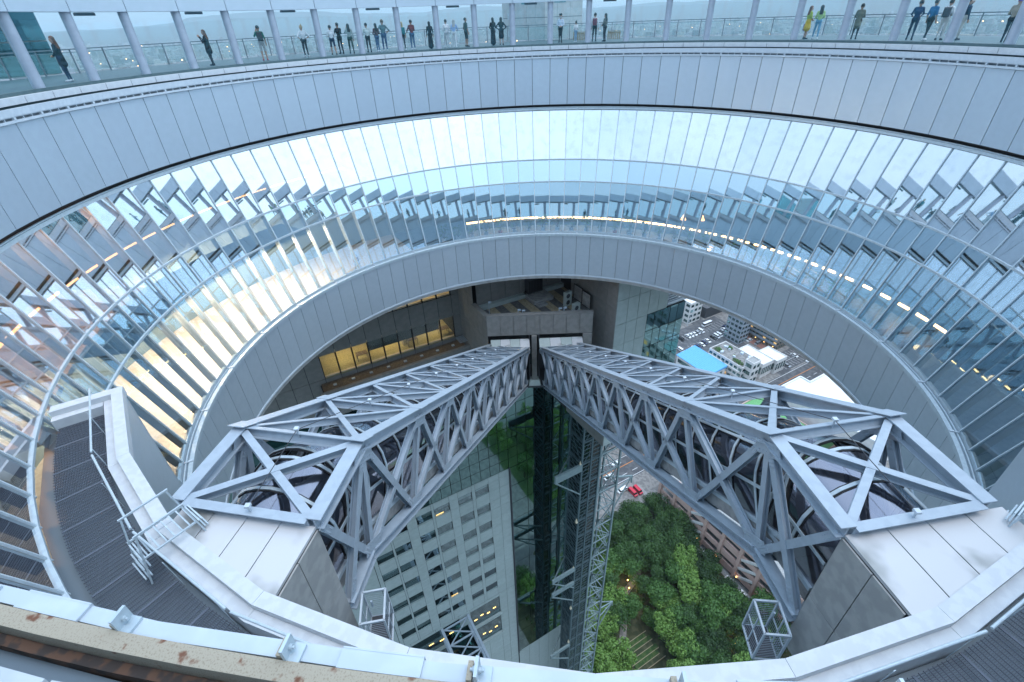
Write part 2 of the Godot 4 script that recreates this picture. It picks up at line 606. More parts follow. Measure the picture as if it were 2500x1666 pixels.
func bridge(called: String, label: String, j: Vector3, az: float, side: float, w: float, dep: float, first: float, gapl: float, land: Vector3) -> void:
	var o := thing(called, label, "escalator bridge", Vector3(0, T, 0), 0.0, "escalator bridges across the opening")
	var sl := deg_to_rad(30.1)
	var hd := Vector3(sin(az), 0, -cos(az))
	var rt := Vector3(cos(az), 0, sin(az)) * side     # towards the outer chord
	var d := hd * cos(sl) - Vector3.UP * sin(sl)
	var nn := -hd * sin(sl) - Vector3.UP * cos(sl)    # down through the truss
	var top := [land]
	var bot := [land - Vector3.UP * dep]
	top.append(j)
	bot.append(j - Vector3.UP * dep - hd * dep * tan(sl * 0.5))
	for k in 8:
		top.append(j + d * (first + gapl * k))
		bot.append(top[-1] + nn * dep)
	top.append(j + d * 33.2)
	bot.append(top[-1] + nn * dep)
	var cnt := top.size()
	var st: Material = M.steel
	for s in 2:
		var off: Vector3 = rt * w * s
		for k in cnt - 1:
			var up := Vector3.UP if k == 0 else -nn
			var g := Geo.new()
			var a: Vector3 = top[k] + off
			var b: Vector3 = top[k + 1] + off
			g.ibeam(a, b, 0.36, 0.36, up, 0.04)
			part(o, "chord", g.mesh(st))
			g = Geo.new()
			var c: Vector3 = bot[k] + off
			var e: Vector3 = bot[k + 1] + off
			g.ibeam(c, e, 0.36, 0.34, up, 0.04)
			part(o, "lower_chord", g.mesh(st))
			# side web: cross bracing and posts
			g = Geo.new()
			g.ibeam(a.lerp(e, 0.035), a.lerp(e, 0.965), 0.22, 0.2, rt, 0.022)
			plates(g, a, e, rt)
			part(o, "diagonal", g.mesh(st))
			g = Geo.new()
			g.ibeam(b.lerp(c, 0.035), b.lerp(c, 0.965), 0.22, 0.2, rt, 0.022)
			plates(g, b, c, rt)
			part(o, "diagonal", g.mesh(st))
			if k > 0:
				g = Geo.new()
				g.ibeam(a.lerp(c, 0.04), a.lerp(c, 0.96), 0.2, 0.18, rt, 0.02)
				part(o, "post", g.mesh(st))
	for k in cnt:
		var g := Geo.new()
		var up := Vector3.UP if k == 0 else -nn
		var a: Vector3 = top[k]
		var c: Vector3 = bot[k]
		g.ibeam(a + rt * 0.16, a + rt * (w - 0.16), 0.24, 0.28, up, 0.025)
		part(o, "cross_beam", g.mesh(st))
		g = Geo.new()
		g.ibeam(c + rt * 0.16, c + rt * (w - 0.16), 0.24, 0.28, up, 0.025)
		part(o, "lower_cross_beam", g.mesh(st))
		if k < cnt - 1:
			for q in [[top, "top_diagonal"], [bot, "lower_diagonal"]]:
				var p0: Vector3 = q[0][k]
				var p1: Vector3 = q[0][k + 1]
				var p2 := p1 + rt * w
				var p3 := p0 + rt * w
				g = Geo.new()
				g.ibeam(p0.lerp(p2, 0.045) - up * 0.01, p0.lerp(p2, 0.955) - up * 0.01, 0.2, 0.26, up, 0.022)
				part(o, q[1], g.mesh(st))
				g = Geo.new()
				g.ibeam(p3.lerp(p1, 0.045) + up * 0.012, p3.lerp(p1, 0.955) + up * 0.012, 0.2, 0.24, up, 0.022)
				part(o, q[1], g.mesh(st))
	# gusset plates with bolt heads in the web planes
	for s in 2:
		for k in range(1, cnt):
			for q in [top, bot]:
				var g := Geo.new()
				var p: Vector3 = q[k] + rt * w * s
				var inw := nn if q == top else -nn
				var f := Basis(d, inw, rt)
				for e in [-1.0, 1.0]:
					g.box(p + inw * 0.3 + rt * 0.115 * e, Vector3(0.95, 0.4, 0.02), f)
					for i in 6:
						for m in 2:
							g.box(p + inw * (0.2 + 0.18 * m) + d * (i - 2.5) * 0.15 + rt * 0.13 * e, Vector3(0.035, 0.035, 0.02), f)
				part(o, "gusset_plate", g.mesh(st))
	# node plates and cable clamps on the bend
	for s in 2:
		for k in [1, 2]:
			var g := Geo.new()
			var p: Vector3 = top[k] + rt * w * s
			var up := -nn
			g.box(p + up * 0.19, Vector3(0.5, 0.02, 0.6), Geo.frame(p, p + d, up))
			part(o, "node_plate", g.mesh(st))
	var g0 := Geo.new()
	var cab := PackedVector3Array()
	for k in cnt:
		cab.append((top[k] as Vector3) + rt * w * (0.5 if k > 0 else 0.45) + Vector3.UP * 0.3)
	for k in cnt - 1:
		g0.rod(cab[k], cab[k + 1], 0.012, 5)
	part(o, "safety_cable", g0.mesh(M.dark))
	for k in cnt - 1:
		g0 = Geo.new()
		g0.rod(cab[k] - Vector3.UP * 0.3, cab[k] + Vector3.UP * 0.06, 0.03, 6)
		g0.box(cab[k] + Vector3.UP * 0.03, Vector3(0.12, 0.07, 0.12))
		part(o, "cable_clamp", g0.mesh(M.white))
	tube(o, top, rt, w, d, nn, hd)

func plates(g: Geo, a: Vector3, b: Vector3, out: Vector3) -> void:   # bolted splices near the ends of a brace
	var f := Geo.frame(a, b, out)
	for t in [0.13, 0.87]:
		var p := a.lerp(b, t)
		for s in [-1.0, 1.0]:
			g.box(p + f.y * 0.107 * s, Vector3(0.2, 0.012, 0.4), f)
			for i in 4:
				g.box(p + f.y * 0.12 * s + f.z * (i - 1.5) * 0.1 + f.x * 0.05, Vector3(0.03, 0.02, 0.03), f)
				g.box(p + f.y * 0.12 * s + f.z * (i - 1.5) * 0.1 - f.x * 0.05, Vector3(0.03, 0.02, 0.03), f)

func tube(o: Node3D, top: Array, rt: Vector3, w: float, d: Vector3, nn: Vector3, hd: Vector3) -> void:
	var j: Vector3 = top[1] + rt * w * 0.5
	var runs := [[j + nn * 1.78, d, -nn, 26, 1.27], [j - Vector3.UP * 1.78 - hd * 0.48, -hd, Vector3.UP, 2, 1.05]]
	var rad := 1.48
	for run in runs:
		var p0: Vector3 = run[0]
		var dir: Vector3 = run[1]
		var up: Vector3 = run[2]
		var lat := up.cross(dir).normalized()
		var ln: float = run[4]
		var profile := PackedVector3Array()
		var nrm := PackedVector3Array()
		for i in 13:
			var t := PI * i / 12.0
			profile.append(lat * cos(t) * rad + up * sin(t) * rad)
			nrm.append(lat * cos(t) + up * sin(t))
		for k in int(run[3]):
			var a := p0 + dir * ln * k
			var b := p0 + dir * ln * (k + 1)
			var ga := Geo.new()
			for i in 12:
				ga.smooth_tri(a + profile[i], a + profile[i + 1], b + profile[i + 1], nrm[i], nrm[i + 1], nrm[i + 1])
				ga.smooth_tri(a + profile[i], b + profile[i + 1], b + profile[i], nrm[i], nrm[i + 1], nrm[i])
			part(o, "curved_pane", ga.mesh(M.tube))
			for s in [-1.0, 1.0]:
				ga = Geo.new()
				var q: Vector3 = lat * rad * s
				ga.quad(a + q, b + q, b + q - up * 1.1, a + q - up * 1.1)
				part(o, "side_pane", ga.mesh(M.tube))
			# rib: white hoop between black gaskets
			var rib := Geo.new()
			var gas := Geo.new()
			for i in 12:
				var m0 := profile[i].normalized()
				var m1 := profile[i + 1].normalized()
				for q in [[rib, 0.045, rad + 0.045, rad - 0.03], [gas, 0.085, rad + 0.02, rad - 0.04]]:
					var hw: float = q[1]
					var ro: float = q[2]
					var ri: float = q[3]
					var gg: Geo = q[0]
					gg.quad(a + m0 * ro - dir * hw, a + m0 * ro + dir * hw, a + m1 * ro + dir * hw, a + m1 * ro - dir * hw)
					gg.quad(a + m0 * ri - dir * hw, a + m0 * ro - dir * hw, a + m1 * ro - dir * hw, a + m1 * ri - dir * hw)
					gg.quad(a + m0 * ro + dir * hw, a + m0 * ri + dir * hw, a + m1 * ri + dir * hw, a + m1 * ro + dir * hw)
			for s in [-1.0, 1.0]:
				var q: Vector3 = lat * rad * s
				rib.beam(a + q, a + q - up * 1.1, 0.09, 0.09, dir)
				gas.beam(a + q, a + q - up * 1.1, 0.16, 0.05, lat)
			var rp := part(o, "hoop", rib.mesh(M.frame))
			part(rp, "gasket", gas.mesh(M.black))
		var e := p0 + dir * ln * int(run[3])
		for s in [-1.0, 1.0]:
			var q: Vector3 = lat * (rad + 0.02) * s
			var g := Geo.new()
			g.beam(p0 + q, e + q, 0.07, 0.1, up)
			g.beam(p0 + q - up * 1.12, e + q - up * 1.12, 0.12, 0.14, up)
			g.beam(p0 + q * 0.725 + up * 1.03, e + q * 0.725 + up * 1.03, 0.08, 0.06, up + lat * s)
			part(o, "tube_rail", g.mesh(M.frame))
			g = Geo.new()
			g.beam(p0 + q * 0.71 + up * 0.99, e + q * 0.71 + up * 0.99, 0.14, 0.03, up + lat * s)
			g.beam(p0 + q * 0.995, e + q * 0.995, 0.03, 0.16, up)
			part(o, "rail_gasket", g.mesh(M.black))
			g = Geo.new()
			g.beam(p0 + q * 0.5 - up * 0.55, e + q * 0.5 - up * 0.55, 0.08, 0.95, up)
			part(o, "escalator_balustrade", g.mesh(M.steel))
		var g := Geo.new()
		g.beam(p0 - up * 1.4, e - up * 1.4, rad * 2 + 0.1, 0.45, up)
		part(o, "tube_trough", g.mesh(M.concrete))
		g = Geo.new()
		for k in 60:
			var t := (k + 0.5) / 60.0
			g.box(p0.lerp(e, t) - up * 1.08, Vector3(0.95, 0.14, p0.distance_to(e) / 60.0 * 0.7), Basis(lat, Vector3.UP, lat.cross(Vector3.UP)))
		part(o, "escalator_steps", g.mesh(M.dark))

# ------------------------------------------------------------------ service walkway on the near side
func vtx(k: float, r: float, h: float) -> Vector3:
	var a := deg_to_rad(183.6 + 11.25 * k)
	return Vector3(sin(a) * r, h, -cos(a) * r)

func wedge(g: Geo, k0: float, k1: float, r0: float, r1: float, h0: float, h1: float) -> void:
	var p := []
	for h in [h0, h1]:
		p.append_array([vtx(k0, r0, h), vtx(k1, r0, h), vtx(k1, r1, h), vtx(k0, r1, h)])
	g.hexa(p)

func platform() -> void:
	var o := thing("service_walkway", "grated service walkway with white coping along the near edge of the opening", "walkway", Vector3(0, T, 0))
	for k in range(-5, 5):
		var e := 0.0012
		var g := Geo.new()
		wedge(g, k + e, k + 1 - e, 17.0, 17.3, -9.75, -9.45)
		part(o, "coping_slab", g.mesh(M.coping))
		g = Geo.new()
		wedge(g, k + e, k + 1 - e, 17.303, 17.56, -10.3, -9.63)
		part(o, "ledge_slab", g.mesh(M.coping))
		g = Geo.new()
		wedge(g, k + e, k + 1 - e, 17.03, 17.12, -18.6, -9.76)
		part(o, "fascia_panel", g.mesh(M["low%d" % (posmod(k, 3))]))
		for i in 3:
			var k0 := k + i / 3.0
			g = Geo.new()
			var n := 34
			for q in n:
				var r := lerpf(17.62, 18.82, (q + 0.5) / n)
				g.beam(vtx(k0 + 0.004, r, -9.97), vtx(k0 + 0.329, r, -9.97), 0.008, 0.04)
			for q in 11:
				var kk := k0 + 0.004 + 0.325 * q / 10.0
				g.beam(vtx(kk, 17.61, -9.955), vtx(kk, 18.83, -9.955), 0.012 if q % 10 else 0.03, 0.02)
			part(o, "grating_panel", g.mesh(M.grate))
		g = Geo.new()
		wedge(g, k, k + 1, 17.57, 19.25, -10.25, -10.15)
		part(o, "trough", g.mesh(M.fin))
		g = Geo.new()
		g.rod(vtx(k + 0.02, 17.66, -9.02), vtx(k + 0.98, 17.66, -9.02), 0.028, 8)
		part(o, "handrail", g.mesh(M.frame))
		for i in 2:
			g = Geo.new()
			g.beam(vtx(k + 0.1 + i * 0.5, 17.66, -9.02), vtx(k + 0.1 + i * 0.5, 17.59, -9.95), 0.05, 0.012, vtx(k, 1, 0))
			part(o, "stanchion", g.mesh(M.frame))
	# closing parapet at the left end
	var g := Geo.new()
	wedge(g, 5.0, 5.09, 17.0, 18.86, -9.75, -9.45)
	part(o, "end_coping", g.mesh(M.coping))
	g = Geo.new()
	wedge(g, 4.93, 4.998, 17.57, 18.86, -10.3, -9.63)
	part(o, "end_ledge", g.mesh(M.coping))
	g = Geo.new()
	wedge(g, 5.01, 5.07, 17.05, 18.2, -18.6, -9.76)
	part(o, "end_fascia", g.mesh(M.low1))
	block("landing_block", "stained pale panelled block where the left escalator bridge lands", Vector3(-6.95, -9.6, 13.71), deg_to_rad(11.58), -1.0, 3.5)
	block("landing_block", "stained pale panelled block where the right escalator bridge lands", Vector3(4.78, -9.6, 14.45), deg_to_rad(-8.09), 1.0, 3.95)

func block(called: String, label: String, at: Vector3, az: float, side: float, w: float) -> void:
	var hd := Vector3(sin(az), 0, -cos(az))
	var rt := Vector3(cos(az), 0, sin(az)) * side
	var o := thing(called, label, "landing block", Vector3(at.x, T, at.z), 0, "landing blocks of the escalator bridges")
	var ln := 2.3
	var b := Basis(rt * side, Vector3.UP, -hd)
	var g := Geo.new()
	var rim := PackedVector2Array()
	for k in range(-8, 9):
		var q := vtx(k, 17.03, 0)
		rim.append(Vector2(q.x - at.x, q.z - at.z))
	rim.append(Vector2(-at.x, -at.z))
	var k0 := rt * 0.03 - hd * 0.03
	var k1 := rt * (w - 0.03) - hd * 0.03
	var foot := PackedVector2Array([Vector2(k0.x, k0.z), Vector2(k1.x, k1.z), Vector2(k1.x - hd.x * 5.0, k1.z - hd.z * 5.0), Vector2(k0.x - hd.x * 5.0, k0.z - hd.z * 5.0)])
	for piece in Geometry2D.intersect_polygons(foot, rim):
		g = Geo.new()
		g.prism(piece, -14.3, -9.69)
		part(o, "core", g.mesh(M.joint))
	for i in 4:
		var c0 := rt * (w * i / 4.0 + 0.014)
		var c1 := rt * (w * (i + 1) / 4.0 - 0.014)
		var strip := PackedVector2Array([Vector2(c0.x, c0.z), Vector2(c1.x, c1.z), Vector2(c1.x - hd.x * 5.0, c1.z - hd.z * 5.0), Vector2(c0.x - hd.x * 5.0, c0.z - hd.z * 5.0)])
		for piece in Geometry2D.intersect_polygons(strip, rim):
			g = Geo.new()
			g.prism(piece, -9.68, -9.6)
			part(o, "top_panel", g.mesh(M.stained))
	var cols := [0.0, 0.85, 1.66]
	var hs := [-9.69, -12.0, -14.3]
	for i in 2:
		for q in 2:
			for s in 1:
				g = Geo.new()
				var y := (hs[q] + hs[q + 1]) * 0.5 as float
				g.box(rt * (w * s + (0.015 if s else -0.015)) - hd * (cols[i] + cols[i + 1]) * 0.5 + Vector3.UP * y, Vector3(0.04, hs[q] - hs[q + 1] - 0.02, cols[i + 1] - cols[i] - 0.02), b)
				part(o, "side_panel", g.mesh(M.stone2))
	for i in 4:
		g = Geo.new()
		g.box(rt * w * (i + 0.5) / 4.0 + hd * 0.015 + Vector3.UP * -12.0, Vector3(w / 4.0 - 0.02, 4.6, 0.04), b)
		part(o, "front_panel", g.mesh(M.stone1))

# ------------------------------------------------------------------ far tower; local x runs along its face, z out of it
const TURN := 0.497419   # the towers and streets lie 28.5 degrees across the view
const K1 := Vector3(-7.58, 0, -22.92)

func city(u: float, v: float, y := 0.0) -> Vector3:
	return K1 + Vector3(0.8788, 0, -0.4772) * u + Vector3(0.4772, 0, 0.8788) * v + Vector3.UP * y

func slab_part(o: Node3D, called: String, m: Material, x0: float, x1: float, y0: float, y1: float, z0: float, z1: float) -> MeshInstance3D:
	var g := Geo.new()
	g.box(Vector3((x0 + x1) * 0.5, (y0 + y1) * 0.5, (z0 + z1) * 0.5), Vector3(x1 - x0, y1 - y0, z1 - z0))
	return part(o, called, g.mesh(m))

# a field of panels on the plane z = 0, joints 2 cm wide, proud of a dark backing
func panel_field(o: Node3D, called: String, kind: String, xs: Array, ys: Array, z := 0.0, skip := []) -> void:
	for i in xs.size() - 1:
		for k in ys.size() - 1:
			var cx: float = (xs[i] + xs[i + 1]) * 0.5
			var cy: float = (ys[k] + ys[k + 1]) * 0.5
			var open := false
			for r in skip:
				if cx > r[0] and cx < r[1] and cy > r[2] and cy < r[3]:
					open = true
			if open:
				continue
			slab_part(o, called, M[kind + str(rng.randi() % 3)], xs[i] + 0.022, xs[i + 1] - 0.022, ys[k] + 0.022, ys[k + 1] - 0.022, z - 0.06, z)

func steps(a: float, b: float, n: int) -> Array:
	var r := []
	for i in n + 1:
		r.append(lerpf(a, b, float(i) / n))
	return r

func mirror_field(o: Node3D, called: String, xs: Array, ys: Array, z := 0.0) -> void:
	for i in xs.size() - 1:
		for k in ys.size() - 1:
			var c := Vector3((xs[i] + xs[i + 1]) * 0.5, (ys[k] + ys[k + 1]) * 0.5, z)
			var g := Geo.new()
			var w: float = (xs[i + 1] - xs[i]) * 0.5 - 0.035
			var h: float = (ys[k + 1] - ys[k]) * 0.5 - 0.035
			g.quad(Vector3(-w, -h, 0), Vector3(w, -h, 0), Vector3(w, h, 0), Vector3(-w, h, 0))
			part(o, called, g.mesh(M.mirror), Transform3D(Basis.from_euler(Vector3(rng.randfn(0, 0.004), rng.randfn(0, 0.004), 0)), c))

func tower() -> void:
	for i in 3:
		var k := 1.0 + (i - 1) * 0.03
		M["wall%d" % i] = mottled(lin(0.20 * k, 0.195 * k, 0.185 * k), lin(0.23 * k, 0.222 * k, 0.21 * k), 61 + i, 0.25, 0.6)
		M["pale%d" % i] = mottled(lin(0.35 * k, 0.41 * k, 0.40 * k), lin(0.39 * k, 0.45 * k, 0.44 * k), 71 + i, 0.2, 0.55)
	M.bronze = mottled(lin(0.14, 0.095, 0.06), lin(0.20, 0.14, 0.09), 81, 0.8, 0.6)
	M.carpet = mottled(lin(0.33, 0.29, 0.13), lin(0.40, 0.35, 0.17), 82, 0.6, 0.9)
	M.cream = mat(lin(0.58, 0.50, 0.36), 0.8)
	M.room_lamp = glow(Color(1.0, 0.82, 0.48), 2.5)
	M.window = coated(Color(0.7, 0.8, 0.82), 0.35)
	M.clear = pane(Color(0.8, 0.85, 0.8), 0.06)
	var o := thing("glass_tower", "tower with lit windows, mirror glass and a pale gridded facade below the ring", "tower", K1, TURN)
	# dark body behind everything, left open where there are lit rooms
	slab_part(o, "core", M.joint, -40, 19, 0, T - 31, -30, -0.2)
	slab_part(o, "core", M.joint, -40, 19, T - 31, T - 18.9, -30, -5.2)
	slab_part(o, "core", M.joint, -40, -14.6, T - 31, T - 18.9, -5.2, -0.2)
	slab_part(o, "core", M.joint, -0.6, 3.0, T - 31, T - 18.9, -5.2, -0.2)
	slab_part(o, "core", M.joint, -14.6, -0.6, T - 31, T - 28.4, -5.2, -0.2)
	slab_part(o, "core", M.joint, -14.6, -0.6, T - 25.4, T - 23.2, -5.2, -0.2)
	# two lit storeys
	var bays := steps(-14.4, -0.8, 9)
	for q in [[-28.15, -25.65, "carpet"], [-23.1, -20.3, "bronze"]]:
		var y0: float = T + q[0]
		var y1: float = T + q[1]
		slab_part(o, "room_floor", M.carpet if q[2] == "carpet" else M.cream, -14.6, -0.6, y0 - 0.2, y0 - 0.06, -5.2, -0.25)
		slab_part(o, "room_ceiling", M.cream, -14.6, -0.6, y1 + 0.1, y1 + 0.2, -5.2, -0.2)
		slab_part(o, "room_wall", M.cream, -14.6, -0.6, y0, y1 + 0.1, -5.2, -5.1)
		for i in 9:
			slab_part(o, "window_pane", M.clear, bays[i] + 0.05, bays[i + 1] - 0.05, y0 + 0.05, y1, -0.13, -0.12)
			slab_part(o, "window_sill", M.cream, bays[i] + 0.05, bays[i + 1] - 0.05, y0 - 0.02, y0 + 0.1, -0.42, -0.16)
		for i in 10:
			slab_part(o, "window_frame", M.black, bays[i] - 0.06, bays[i] + 0.06, y0, y1, -0.2, -0.03)
		for i in 3:
			var lp := slab_part(o, "unseen_ceiling_lamp", M.room_lamp, -12.8 + i * 4.6, -11.2 + i * 4.6, y1 + 0.02, y1 + 0.08, -3.2, -2.4)
			var l := AreaLight3D.new()
			l.name = "lamp_light"
			l.area_size = Vector2(1.5, 0.7)
			l.light_energy = 5.0
			l.light_color = Color(1.0, 0.92, 0.70)
			l.shadow_enabled = true
			l.area_range = 14.0
			l.position = Vector3(-12.0 + i * 4.6, y1, -2.8)
			l.rotation.x = -PI / 2
			lp.add_child(l)
	slab_part(o, "roller_blind", M.black, -9.8, -2.4, T - 26.75, T - 25.62, -0.24, -0.21)
	slab_part(o, "room_wall", M.cream, -6.1, -6.0, T - 28.2, T - 25.5, -5.0, -1.5)
	table(o, Vector3(-10.4, T - 28.2, -1.4))
	table(o, Vector3(-5.2, T - 28.2, -1.2))
	table(o, Vector3(-1.6, T - 28.2, -1.3))
	# stone panels round the windows
	var lit := [[-14.5, -0.7, T - 28.2, T - 25.6], [-14.5, -0.7, T - 23.15, T - 20.25]]
	var xs := [-26.0, -24.2, -22.4, -20.6, -19.0, -17.4, -15.9]
	xs.append_array(bays)
	xs.append(0.0)
	panel_field(o, "wall_panel", "wall", xs, [T - 33.0, T - 30.6, T - 28.2, T - 25.62, T - 23.14, T - 20.26, T - 18.9], 0.0, lit)
	# balcony ledge with its kerb and louvres
	var g := Geo.new()
	for i in 46:
		g.box(Vector3(-7.6, T - 28.62, 0.06 + i * 0.033), Vector3(14.6, 0.05, 0.02))
	for i in 50:
		g.box(Vector3(-14.8 + i * 0.294, T - 28.64, 0.78), Vector3(0.03, 0.05, 1.5))
	part(o, "balcony_grating", g.mesh(M.bronze))
	slab_part(o, "balcony_slab", M.dark, -15, -0.2, T - 28.95, T - 28.75, 0.0, 1.6)
	for i in 8:
		slab_part(o, "balcony_kerb", M["wall%d" % (i % 3)], -15.2 + i * 1.9, -13.32 + i * 1.9, T - 29.6, T - 28.45, 1.6, 1.95)
	for i in 6:
		slab_part(o, "louvre", M.steel, -0.9, 0.0, T - 28.2, T - 28.15, 0.2 + i * 0.22, 0.26 + i * 0.22)
	for i in 8:
		slab_part(o, "deck_lamp", M.steel, -13.9 + i * 1.75, -13.6 + i * 1.75, T - 28.59, T - 28.5, 0.7, 0.95)
	# mirror glass
	mirror_field(o, "mirror_pane", steps(-11.0, 19.02, 21), steps(T - 52.0, T - 33.0, 10))
	slab_part(o, "mirror_band", M.mirror, -40, -11.05, T - 52, T - 33.05, -0.15, -0.02)
	mirror_field(o, "lower_mirror_pane", steps(4.9, 19.02, 5), steps(T - 106.0, T - 52.05, 14))
	slab_part(o, "recess_fin", M.dark, 4.72, 4.88, T - 106, T - 52, -0.1, 0.25)
	# pale facade with paired windows
	var win := [[-15.05, -12.85], [-12.55, -10.4], [-9.05, -6.95], [-6.6, -4.4], [-3.15, -1.1], [-0.6, 1.45]]
	var cols := [-15.6, -15.05, -12.85, -12.55, -10.4, -9.05, -6.95, -6.6, -4.4, -3.15, -1.1, -0.6, 1.45, 3.1, 4.7]
	var ys := [T - 52.05]
	for k in 7:
		ys.append(T - 53.15 - 4.02 * k)
		ys.append(T - 55.0 - 4.02 * k)
	ys.append(T - 81.2)
	ys.reverse()
	var hole := []
	for k in 7:
		for w in win:
			hole.append([w[0], w[1], T - 55.0 - 4.02 * k, T - 53.15 - 4.02 * k])
	panel_field(o, "facade_panel", "pale", cols, ys, 0.02, hole)
	for k in 7:
		for w in win:
			var y1 := T - 53.15 - 4.02 * k
			var wn := slab_part(o, "window", M.window, w[0] + 0.06, w[1] - 0.06, y1 - 1.79, y1 - 0.06, -0.14, -0.13)
			slab_part(wn, "reveal", M.pale0, w[0], w[1], y1 - 1.85, y1 - 1.79, -0.19, -0.05)
			if rng.randf() < 0.5:
				slab_part(wn, "blind", [M.pale2, M.pale1, M.concrete][rng.randi() % 3], w[0] + 0.08, w[1] - 0.08, y1 - rng.randf_range(0.3, 1.2), y1 - 0.06, -0.185, -0.175)
			if rng.randf() < 0.1:
				slab_part(wn, "lit_strip", M.room_lamp, w[0] + 0.2, w[1] - 0.9, y1 - 1.7, y1 - 1.55, -0.19, -0.16)
	# tall lobby openings under the grid
	for q in [[-14.2, -5.9], [-3.9, 1.6]]:
		for k in 2:
			var y1 := T - 82.0 - k * 6.5
			slab_part(o, "lobby_pane", M.window, q[0], q[1], y1 - 5.2, y1, -0.15, -0.12)
			slab_part(o, "lobby_ledge", M.pale1, q[0] - 0.2, q[1] + 0.2, y1 - 5.6, y1 - 5.2, -0.1, 0.35)
			for i in 4:
				slab_part(o, "lobby_lamp", M.room_lamp, lerpf(q[0], q[1], 0.1 + 0.22 * i), lerpf(q[0], q[1], 0.2 + 0.22 * i), y1 - 3.6 + 0.5 * (i % 2), y1 - 3.4 + 0.5 * (i % 2), -0.11, -0.09)
	var lob := [[-14.2, -5.9, T - 94, T - 82.0], [-3.9, 1.6, T - 94, T - 82.0]]
	panel_field(o, "facade_panel", "pale", [-15.6, -14.2, -10.0, -5.9, -3.9, -1.1, 1.6, 3.1, 4.7], [T - 118, T - 112, T - 106, T - 100, T - 94, T - 87.6, T - 82.0, T - 81.3], 0.02, lob)
	panel_field(o, "facade_panel", "pale", [-15.6, -5.5, 4.7], [0, 18, 36, T - 118], 0.02)
	panel_field(o, "base_panel", "pale", steps(4.9, 19.0, 6), [0, 20, 40, T - 118, T - 106.05], 0.02)
	slab_part(o, "side_wall", M.pale0, -40, -15.65, 0, T - 52.1, -0.3, 0.0)
	nose()
	wing()
	shaft()
	sky_bridge()
	near_tower()

func table(o: Node3D, at: Vector3) -> void:
	var g := Geo.new()
	g.box(at + Vector3(0, 0.72, 0), Vector3(1.1, 0.04, 0.7))
	for sx in [-0.5, 0.5]:
		for sz in [-0.3, 0.3]:
			g.box(at + Vector3(sx, 0.35, sz), Vector3(0.04, 0.7, 0.04))
	part(o, "desk", g.mesh(M.bronze))

func wall_run(o: Node3D, called: String, kind: String, a: Vector2, b: Vector2, ys: Array, n: int, t := 0.06) -> void:
	var d := (b - a) / n
	var nn := Vector3(d.x, 0, d.y).normalized()
	var bs := Basis(nn, Vector3.UP, nn.cross(Vector3.UP))
	for i in n:
		for k in ys.size() - 1:
			var c := a + d * (i + 0.5)
			var g := Geo.new()
			g.box(Vector3(c.x, (ys[k] + ys[k + 1]) * 0.5, c.y), Vector3(d.length() - 0.045, ys[k + 1] - ys[k] - 0.045, t), bs)
			part(o, called, g.mesh(M[kind + str(rng.randi() % 3)]))

